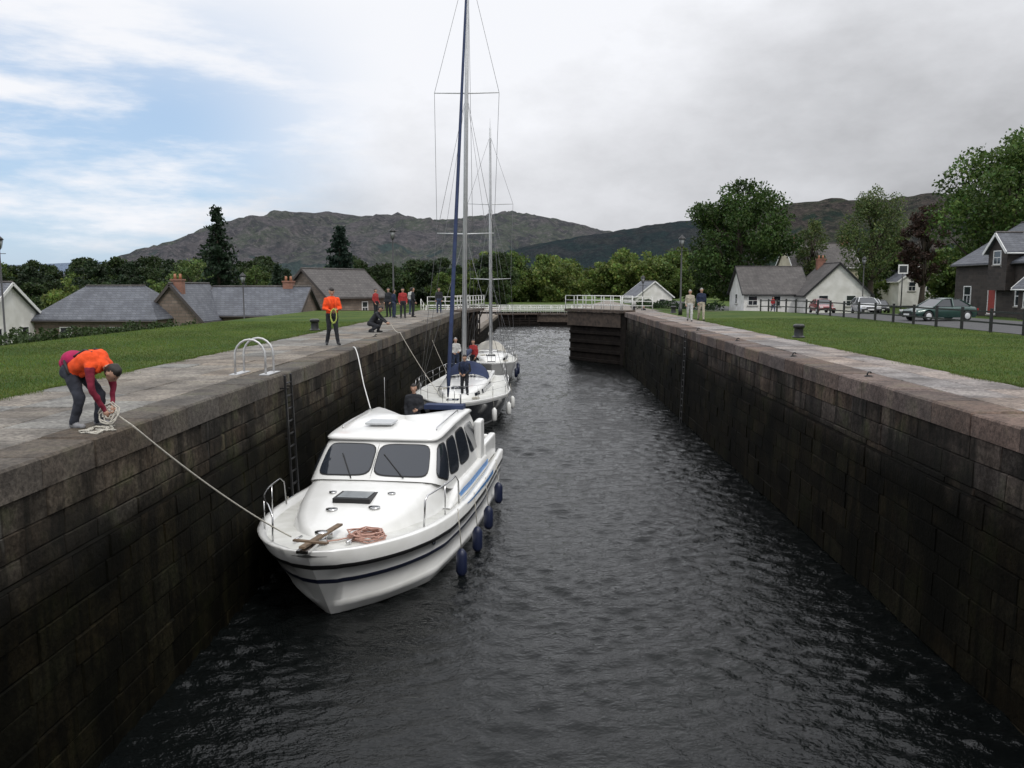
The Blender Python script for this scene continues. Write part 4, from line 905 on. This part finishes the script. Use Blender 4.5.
def person(name,loc,rz,J,top,trous,vest=None,hair=HAIRD,shoe=None,sc=1,vox=.024,bag=None,sleeve=None):
    g=group(name,loc,rz,sc); J={k:Vector(v) for k,v in J.items()}; Y=Vector((0,1,0)); prim=[]
    def cap(a,b,r1,r2,t): prim.append((Vector(a),Vector(b),r1,r2,t))
    mats=[top,trous,SKIN,hair,shoe or nmat('shoe',(.02,.02,.022),rough=.6),vest or top,sleeve or top]
    tt=5 if vest else 0; e=.012 if vest else 0
    for s in (1,-1):
        mid=(J['pel']*.5+J['ch']*.5)
        cap(J['pel']+Y*s*.065+(J['ch']-J['pel'])*.25,mid+Y*s*.07,.11+e,.112+e,tt); cap(mid+Y*s*.07,J['ch']+Y*s*.085,.112+e,.122+e,tt)
        cap(J['pel']+Y*s*.06,J['pel']+Y*s*.07-(J['ch']-J['pel'])*.1,.118,.12,1)
    cap(J['ch'],J['nk'],.115+e,.062,tt); cap(J['nk'],J['hd'],.052,.05,2)
    for s in 'LR':
        sg=1 if s=='L' else -1
        cap(J['nk']-(J['nk']-J['ch'])*.25,J['sh'+s],.075,.066,0 if not vest else 5); cap(J['sh'+s],J['el'+s],.062,.047,6); cap(J['el'+s],J['wr'+s],.047,.033,6)
        cap(J['hp'+s],J['kn'+s],.098,.072,1); cap(J['kn'+s],J['an'+s],.072,.056,1)
        t=J.get('toe'+s,J['an'+s]+Vector((.17,sg*.03,-.04))); cap(J['an'+s]+Vector((-.03,0,-.035)),t,.045,.036,4)
        d=(J['wr'+s]-J['el'+s]).normalized(); cap(J['wr'+s],J['wr'+s]+d*.03,.03,.027,2)
    F=J['face'].normalized(); U=(J['up']-F*J['up'].dot(F)).normalized(); W=U.cross(F); H=J['hd']
    cap(H-F*.012+U*.03,H+F*.008+U*.022,.090,.086,2); cap(H+F*.02-U*.04,H+F*.04-U*.07,.062,.04,2)
    cap(H+F*.088+U*.01,H+F*.108-U*.015,.012,.015,2)
    for sg in (1,-1): cap(H+W*sg*.083+U*.015,H+W*sg*.085-U*.02,.018,.012,2)
    hh=3
    cap(H-F*.03+U*.055,H+F*.01+U*.075,.092,.075,hh); cap(H-F*.045+U*.0,H-F*.04-U*.035,.082,.06,hh)
    mb=MB()
    for a,b,r1,r2,t in prim:
        d=b-a
        mb.ell(a,(r1,)*3,0,12,8); mb.ell(b,(r2,)*3,0,12,8)
        if d.length>1e-3: mb.tube([a,b],[r1,r2],0,14)
    tmp=mb.obj('tmp',SKIN)
    m=tmp.modifiers.new('r','REMESH'); m.mode='VOXEL'; m.voxel_size=vox; m2=tmp.modifiers.new('s','SMOOTH'); m2.iterations=3; m2.factor=.5
    dg=bpy.context.evaluated_depsgraph_get(); me=bpy.data.meshes.new_from_object(tmp.evaluated_get(dg)); bpy.data.objects.remove(tmp)
    me.materials.clear(); [me.materials.append(x) for x in mats]
    n=len(me.polygons); C=np.zeros(n*3); me.polygons.foreach_get('center',C); C=C.reshape(-1,3); D=[]
    for a,b,r1,r2,t in prim:
        a_=np.array(a);ab=np.array(b)-a_; l=max(ab@ab,1e-9); tt_=np.clip(((C-a_)@ab)/l,0,1); D.append(np.linalg.norm(C-a_-tt_[:,None]*ab,axis=1)-(r1+(r2-r1)*tt_))
    idx=np.argmin(np.array(D),axis=0); tags=np.array([p[4] for p in prim])[idx]; me.polygons.foreach_set('material_index',tags.astype(np.int32)); me.polygons.foreach_set('use_smooth',[True]*n)
    me.update()
    for v in me.vertices:
        k=mn.noise(v.co*13+Vector((loc[0],0,0)))*.014
        if (v.co-H).length>.14: v.co+=v.normal*k
    me.name='body'; o=bpy.data.objects.new('body',me); coll.objects.link(o); o.parent=g
    mb=MB()
    for s in 'LR':
        sg=1 if s=='L' else -1; d=(J['wr'+s]-J['el'+s]).normalized(); wr=J['wr'+s]+d*.02; side=Y*(-sg); side=(side-d*side.dot(d)).normalized()
        sp=d.cross(side).normalized(); inn=side
        mb.tube([wr,wr+d*.03,wr+d*.085],[.027,.034,.03],0,10)
        for k in range(4):
            b0=wr+d*.08+sp*(-.027+.018*k); ln=(.068,.078,.072,.056)[k]; p1=b0+d*ln*.45+inn*.008; p2=p1+d*ln*.25+inn*ln*.32; p3=p2-d*ln*.05+inn*ln*.3
            mb.tube([b0,p1,p2,p3],[.0095,.009,.008,.006],0,7)
        b0=wr+d*.03-sp*.025; mb.tube([b0,b0-sp*.03+d*.03,b0-sp*.03+d*.06+inn*.02],[.013,.011,.008],0,7)
    mb.obj('hands',SKIN,g)
    mb=MB()
    for sg in (1,-1): mb.ell(H+F*.083+W*sg*.033+U*.012,(.009,)*3,0,8,6)
    mb.tube([H+F*.088-W*.022-U*.045,H+F*.094-U*.043,H+F*.088+W*.022-U*.045],.005,1,6)
    mb.obj('eyes_and_mouth',[HAIRD,nmat('lips',(.30,.10,.08))],g)
    if vest:
        mb=MB(); f=(J['ch']-J['pel']).normalized(); fw=Y.cross(f)*1.0
        for sg in (1,-1):
            a=J['nk']-f*.02-fw*.03+Y*sg*.085; b=J['ch']+fw*.13+Y*sg*.085; c=J['pel']+f*.12+fw*.125+Y*sg*.08
            mb.tube([J['nk']-f*.02-fw*.08,a,J['ch']*.5+J['nk']*.5+fw*.115+Y*sg*.095,b,c],[.035,.045,.05,.05,.04],0,8)
        mb.obj('lifejacket_collar',vest,g)
    if bag:
        f=(J['ch']-J['pel']).normalized(); bk=-Y.cross(f); c=J['pel']+f*.05+bk*.13
        mb=MB(); mb.ell(c,(.14,.17,.125),0,18,12); mb.ell(c+Vector((-.08,0,-.05)),(.10,.14,.10),0,16,10); mb.tube([c+Y*.16,J['pel']+Y*.2+f*.05-bk*.05,J['pel']-bk*.14+f*.05,J['pel']-Y*.2+f*.05-bk*.05,c-Y*.16],.02,1,8)
        for sg in (1,-1): mb.tube([c+Y*sg*.09+f*.08,J['ch']+Y*sg*.10+bk*.14,J['ch']+Y*sg*.11+f*.1+bk*.06],.018,1,6)
        mb.obj('rucksack',[bag,BLACK],g)
    return g
ORANGE=cloth('hi_vis_orange',(.88,.085,.012)); MAROON=cloth('maroon',(.20,.012,.035)); DARK=cloth('dark',(.02,.022,.028)); GREYT=cloth('grey',(.030,.034,.048)); JEANS=cloth('jeans',(.04,.055,.10)); BEIGE=cloth('beige',(.42,.38,.30)); NAVYC=cloth('navy',(.015,.025,.06)); CRIM=cloth('crimson',(.38,.01,.08)); LIGHT=cloth('pale',(.5,.5,.48)); REDC=cloth('red',(.35,.03,.03))
person('person_bending',(-5.92,10.9,0),math.radians(-12),BEND(),MAROON,GREYT,vest=ORANGE,bag=CRIM,sleeve=MAROON,vox=.016,shoe=nmat('trainer',(.25,.25,.26),rough=.7))
person('person_standing',(-6.55,26.7,0),math.radians(-65),STAND(elL=(.05,.27,1.15),elR=(.05,-.27,1.15),wrL=(.30,.10,1.12),wrR=(.30,-.08,1.08),anL=(.04,.16,.08),anR=(-.1,-.16,.08),face=(.9,0,-.3)),ORANGE,DARK,vest=ORANGE,sleeve=ORANGE,sc=1.03,vox=.022)
person('person_crouching',(-6.6,34,0),math.radians(-5),CROUCH(),DARK,DARK,sleeve=DARK)
W_=lambda a:STAND(knL=(.16,.1,.5),anL=(.22,.1,.09),knR=(-.02,-.1,.5),anR=(-.24,-.1,.12),wrL=(-.12,.23,.9),wrR=(.2,-.22,.95))
person('person_walking',(8.3,45,0),math.radians(-100),W_(0),BEIGE,LIGHT,hair=HAIRG,sc=.95)
person('person_walking',(9.1,46,0),math.radians(-90),W_(0),NAVYC,BEIGE,hair=HAIRG,sc=1.0)
for i,(x,y,t,tr,s,rz) in enumerate([(-9.6,50,REDC,DARK,.97,-.5),(-9.0,51,DARK,DARK,1,-2),(-8.5,50,NAVYC,JEANS,.95,.6),(-7.8,49,REDC,DARK,1,-1.3),(-7.5,51,DARK,DARK,1.02,.3),(-8.2,55,LIGHT,JEANS,1,1),(-6.7,58,DARK,JEANS,1,-1.5)]):
    person('person_standing',(x,y,0),rz,STAND(),t,tr,sc=s,vox=.03)
person('person_standing',(-2.95,34.6,ZW+1.22),math.radians(-110),STAND(wrL=(.2,.12,1.0),wrR=(.2,-.12,1.05),knL=(.08,.13,.5)),DARK,DARK,vest=NAVYC,sc=1.02,vox=.024)
person('person_standing',(-3.9,40.6,ZW+1.6),math.radians(-80),STAND(wrL=(.25,.15,1.1),wrR=(.2,-.12,1.05)),LIGHT,JEANS,hair=HAIRG,vox=.03)
person('person_standing',(-3.1,41.6,ZW+1.45),math.radians(-120),STAND(),REDC,DARK,vox=.03)
person('person_standing',(-3.35,22.75,ZW+1.42),math.radians(-95),STAND(wrL=(.25,.15,1.1)),DARK,DARK,vox=.026)
person('person_walking',(13,110,gz(13,110)),1.2,W_(0),LIGHT,DARK,vox=.035)
person('person_walking',(26,92,gz(26,92)),-1.2,W_(0),REDC,JEANS,vox=.035); person('person_walking',(11.4,88,gz(11.4,88)),-1.4,W_(0),DARK,JEANS,vox=.035)
# ---------------------------------------------------------------- ropes
def rope(pts,r=.011,mat=ROPE,sag=0,n=24,name='mooring_line'):
    out_=[]
    for a,b in zip(pts,pts[1:]):
        a=Vector(a);b=Vector(b)
        for k in range(n+1):
            t=k/n; p=a.lerp(b,t); p.z-=sag*4*t*(1-t); out_.append(p)
    mb=MB(); mb.tube(out_,r,0,6); g=group(name); mb.obj('rope',mat,g)
rope([(-5.70,10.86,.25),(-5.45,10.95,.03)],.013); rope([(-5.45,10.95,.03),(-4.24,13.95,ZW+1.56)],.013,sag=.10)
mb=MB(); rr=random.Random(3); pts=[]
for k in range(70):
    a=k*.5; r=.09+.05*math.sin(k*.3); pts.append((-5.70+r*math.cos(a),10.84+.5*r*math.sin(a)+rr.uniform(-.02,.02),.20+r*1.0*math.sin(a)+rr.uniform(-.02,.02)))
mb.tube(pts,.010,0,6); g=group('coiled_rope'); mb.obj('rope',ROPE,g)
mb=MB(); pts=[(-5.75+rr.uniform(-.12,.12)+.25*math.cos(k*.35)*.5,10.6+rr.uniform(-.05,.05)+.2*math.sin(k*.35),.015+rr.uniform(0,.03)) for k in range(60)]; mb.tube(pts,.011,0,6); g=group('coiled_rope'); mb.obj('rope',ROPE,g)
mb=MB(); pts=[]
for k in range(90):
    a=k*.55; r=.12; pts.append((-6.40+r*math.cos(a)*.8,26.3+rr.uniform(-.03,.03),.95+.22*math.sin(a)+rr.uniform(-.03,.03)))
mb.tube(pts,.014,0,6); g=group('coiled_rope'); mb.obj('rope',ROPEY,g)
a=Vector((-5.62,25.5,.03)); b=Vector((-4.30,21.5,ZW+2.62)); pts=[]
for k in range(25):
    t=k/24; p=a.lerp(b,t); p.z+=.35*math.sin(math.pi*min(1,t*1.6))*(1-t); pts.append(p)
mb=MB(); mb.tube(pts,.016,0,6); g=group('mooring_line'); mb.obj('rope',nmat('white_rope',(.7,.7,.68),rough=.8),g)
rope([(-5.9,33.9,.35),(-5.5,33.7,.02),(-3.7,32.8,ZW+1.45)],.012,sag=.1); rope([(-6,45,.02),(-4.6,43.6,ZW+1.2)],.012,sag=.08)
# ---------------------------------------------------------------- cars
def car(loc,rz,col,name='parked_car',estate=False):
    g=group(name,loc,rz); paint=nmat('car_paint_%02d%02d%02d'%tuple(int(c*99) for c in col),col,rough=.25,coat=.8,metal=.2)
    top=I([(-2.25,.55),(-2.2,.68),(-1.6,.80),(-1.0,.88),(-.8,.90),(1.4,.94),(1.6,.92),(2.15,.86),(2.25,.6)]); wd=I([(-2.25,.62),(-2.1,.78),(-1.6,.86),(0,.88),(1.6,.86),(2.1,.80),(2.25,.68)])
    mb=MB(); rows=[]
    for k in range(61):
        x=-2.25+4.5*k/60; w_=wd(x); t=top(x); bt=.22 if abs(x)<2.1 else .34
        arch=0
        for cx in (-1.38,1.38):
            d=abs(x-cx)
            if d<.37: arch=max(arch,math.sqrt(.37**2-d*d)+.31)
        lo=max(bt,arch)
        rows.append([(x,-w_*.9,lo),(x,-w_,max(lo+.02,.45)),(x,-w_,max(lo+.04,t-.22)),(x,-w_*.94,t-.06),(x,-w_*.8,t),(x,0,t+.03),(x,w_*.8,t),(x,w_*.94,t-.06),(x,w_,max(lo+.04,t-.22)),(x,w_,max(lo+.02,.45)),(x,w_*.9,lo)])
    mb.loft(rows,0,True); mb.add(rows[0],[tuple(range(11))]); mb.add(rows[-1],[tuple(range(11))])
    re=1.9 if estate else 1.15
    rows=[[(x,-.58*s,z-.03),(x,-.5*s,z),(x,0,z+.03),(x,.5*s,z),(x,.58*s,z-.03)] for x,z,s in ((-.25,1.36,1),(0,1.41,1),(.6,1.42,1),(re-.15,1.36,.98))]; mb.loft(rows,0,True)
    for sg in (1,-1):
        for (a,b) in (((-1.0,.80*sg,.89),(-.25,.58*sg,1.34)),((.35,.82*sg,.92),(.4,.6*sg,1.39)),((re+.55,.78*sg,.93),(re-.15,.57*sg,1.34))): mb.beam(a,b,.06,.05,0)
    mb.obj('body',paint,g)
    mb=MB(); A=[(-.98,.78,.89),(-.27,.57,1.33)];C=[(re+.52,.76,.93),(re-.17,.56,1.33)]
    for sg in (1,-1): mb.add([(A[0][0],A[0][1]*sg,A[0][2]),(C[0][0],C[0][1]*sg,C[0][2]),(C[1][0],C[1][1]*sg,C[1][2]),(A[1][0],A[1][1]*sg,A[1][2])],[(0,1,2,3)])
    mb.add([(A[0][0],-.78,.89),(A[0][0],.78,.89),(A[1][0],.56,1.34),(A[1][0],-.56,1.34)],[(0,1,2,3)]); mb.add([(C[0][0],-.76,.93),(C[0][0],.76,.93),(C[1][0],.55,1.34),(C[1][0],-.55,1.34)],[(0,1,2,3)]); mb.obj('windows',GLASS,g)
    mb=MB()
    for cx in (-1.38,1.38):
        for sg in (1,-1):
            y0=sg*.66;y1=sg*.87; mb.tube([(cx,y0,.31),(cx,y0+sg*.02,.31),(cx,y1-sg*.02,.31),(cx,y1,.31)],[.28,.31,.31,.28],0,24); mb.tube([(cx,y1,.31),(cx,y1+sg*.012,.31)],[.2,.18],1,18)
    mb.obj('wheels',[BLACK,ALU],g)
    mb=MB()
    for sg in (1,-1): mb.box(-2.27,-2.17,min(sg*.45,sg*.7),max(sg*.45,sg*.7),.58,.70,0); mb.box(2.17,2.27,min(sg*.5,sg*.74),max(sg*.5,sg*.74),.62,.78,1)
    mb.box(-2.3,-2.2,-.75,.75,.34,.46,2); mb.box(2.2,2.3,-.75,.75,.36,.48,2); mb.box(-2.31,-2.302,-.26,.26,.36,.46,3); mb.box(-2.28,-2.24,-.38,.38,.5,.62,2); mb.obj('lights_bumpers_plate',[TRIM,nmat('tail_light',(.3,.01,.01),rough=.3),BLACK,TRIM],g,bevel=.02)
car((25.3,53,gz(25,53)+.02),math.radians(14),(.02,.06,.05)); car((28.2,72,gz(28,72)+.02),math.radians(80),(.55,.56,.57),estate=True); car((37.5,92,gz(37,92)+.02),math.radians(75),(.03,.03,.04)); car((28.6,84,gz(28.6,84)+.02),math.radians(85),(.25,.03,.03)); car((33.5,84,gz(33.5,84)+.02),math.radians(70),(.6,.6,.6),estate=True)
print('done',len(bpy.data.objects))
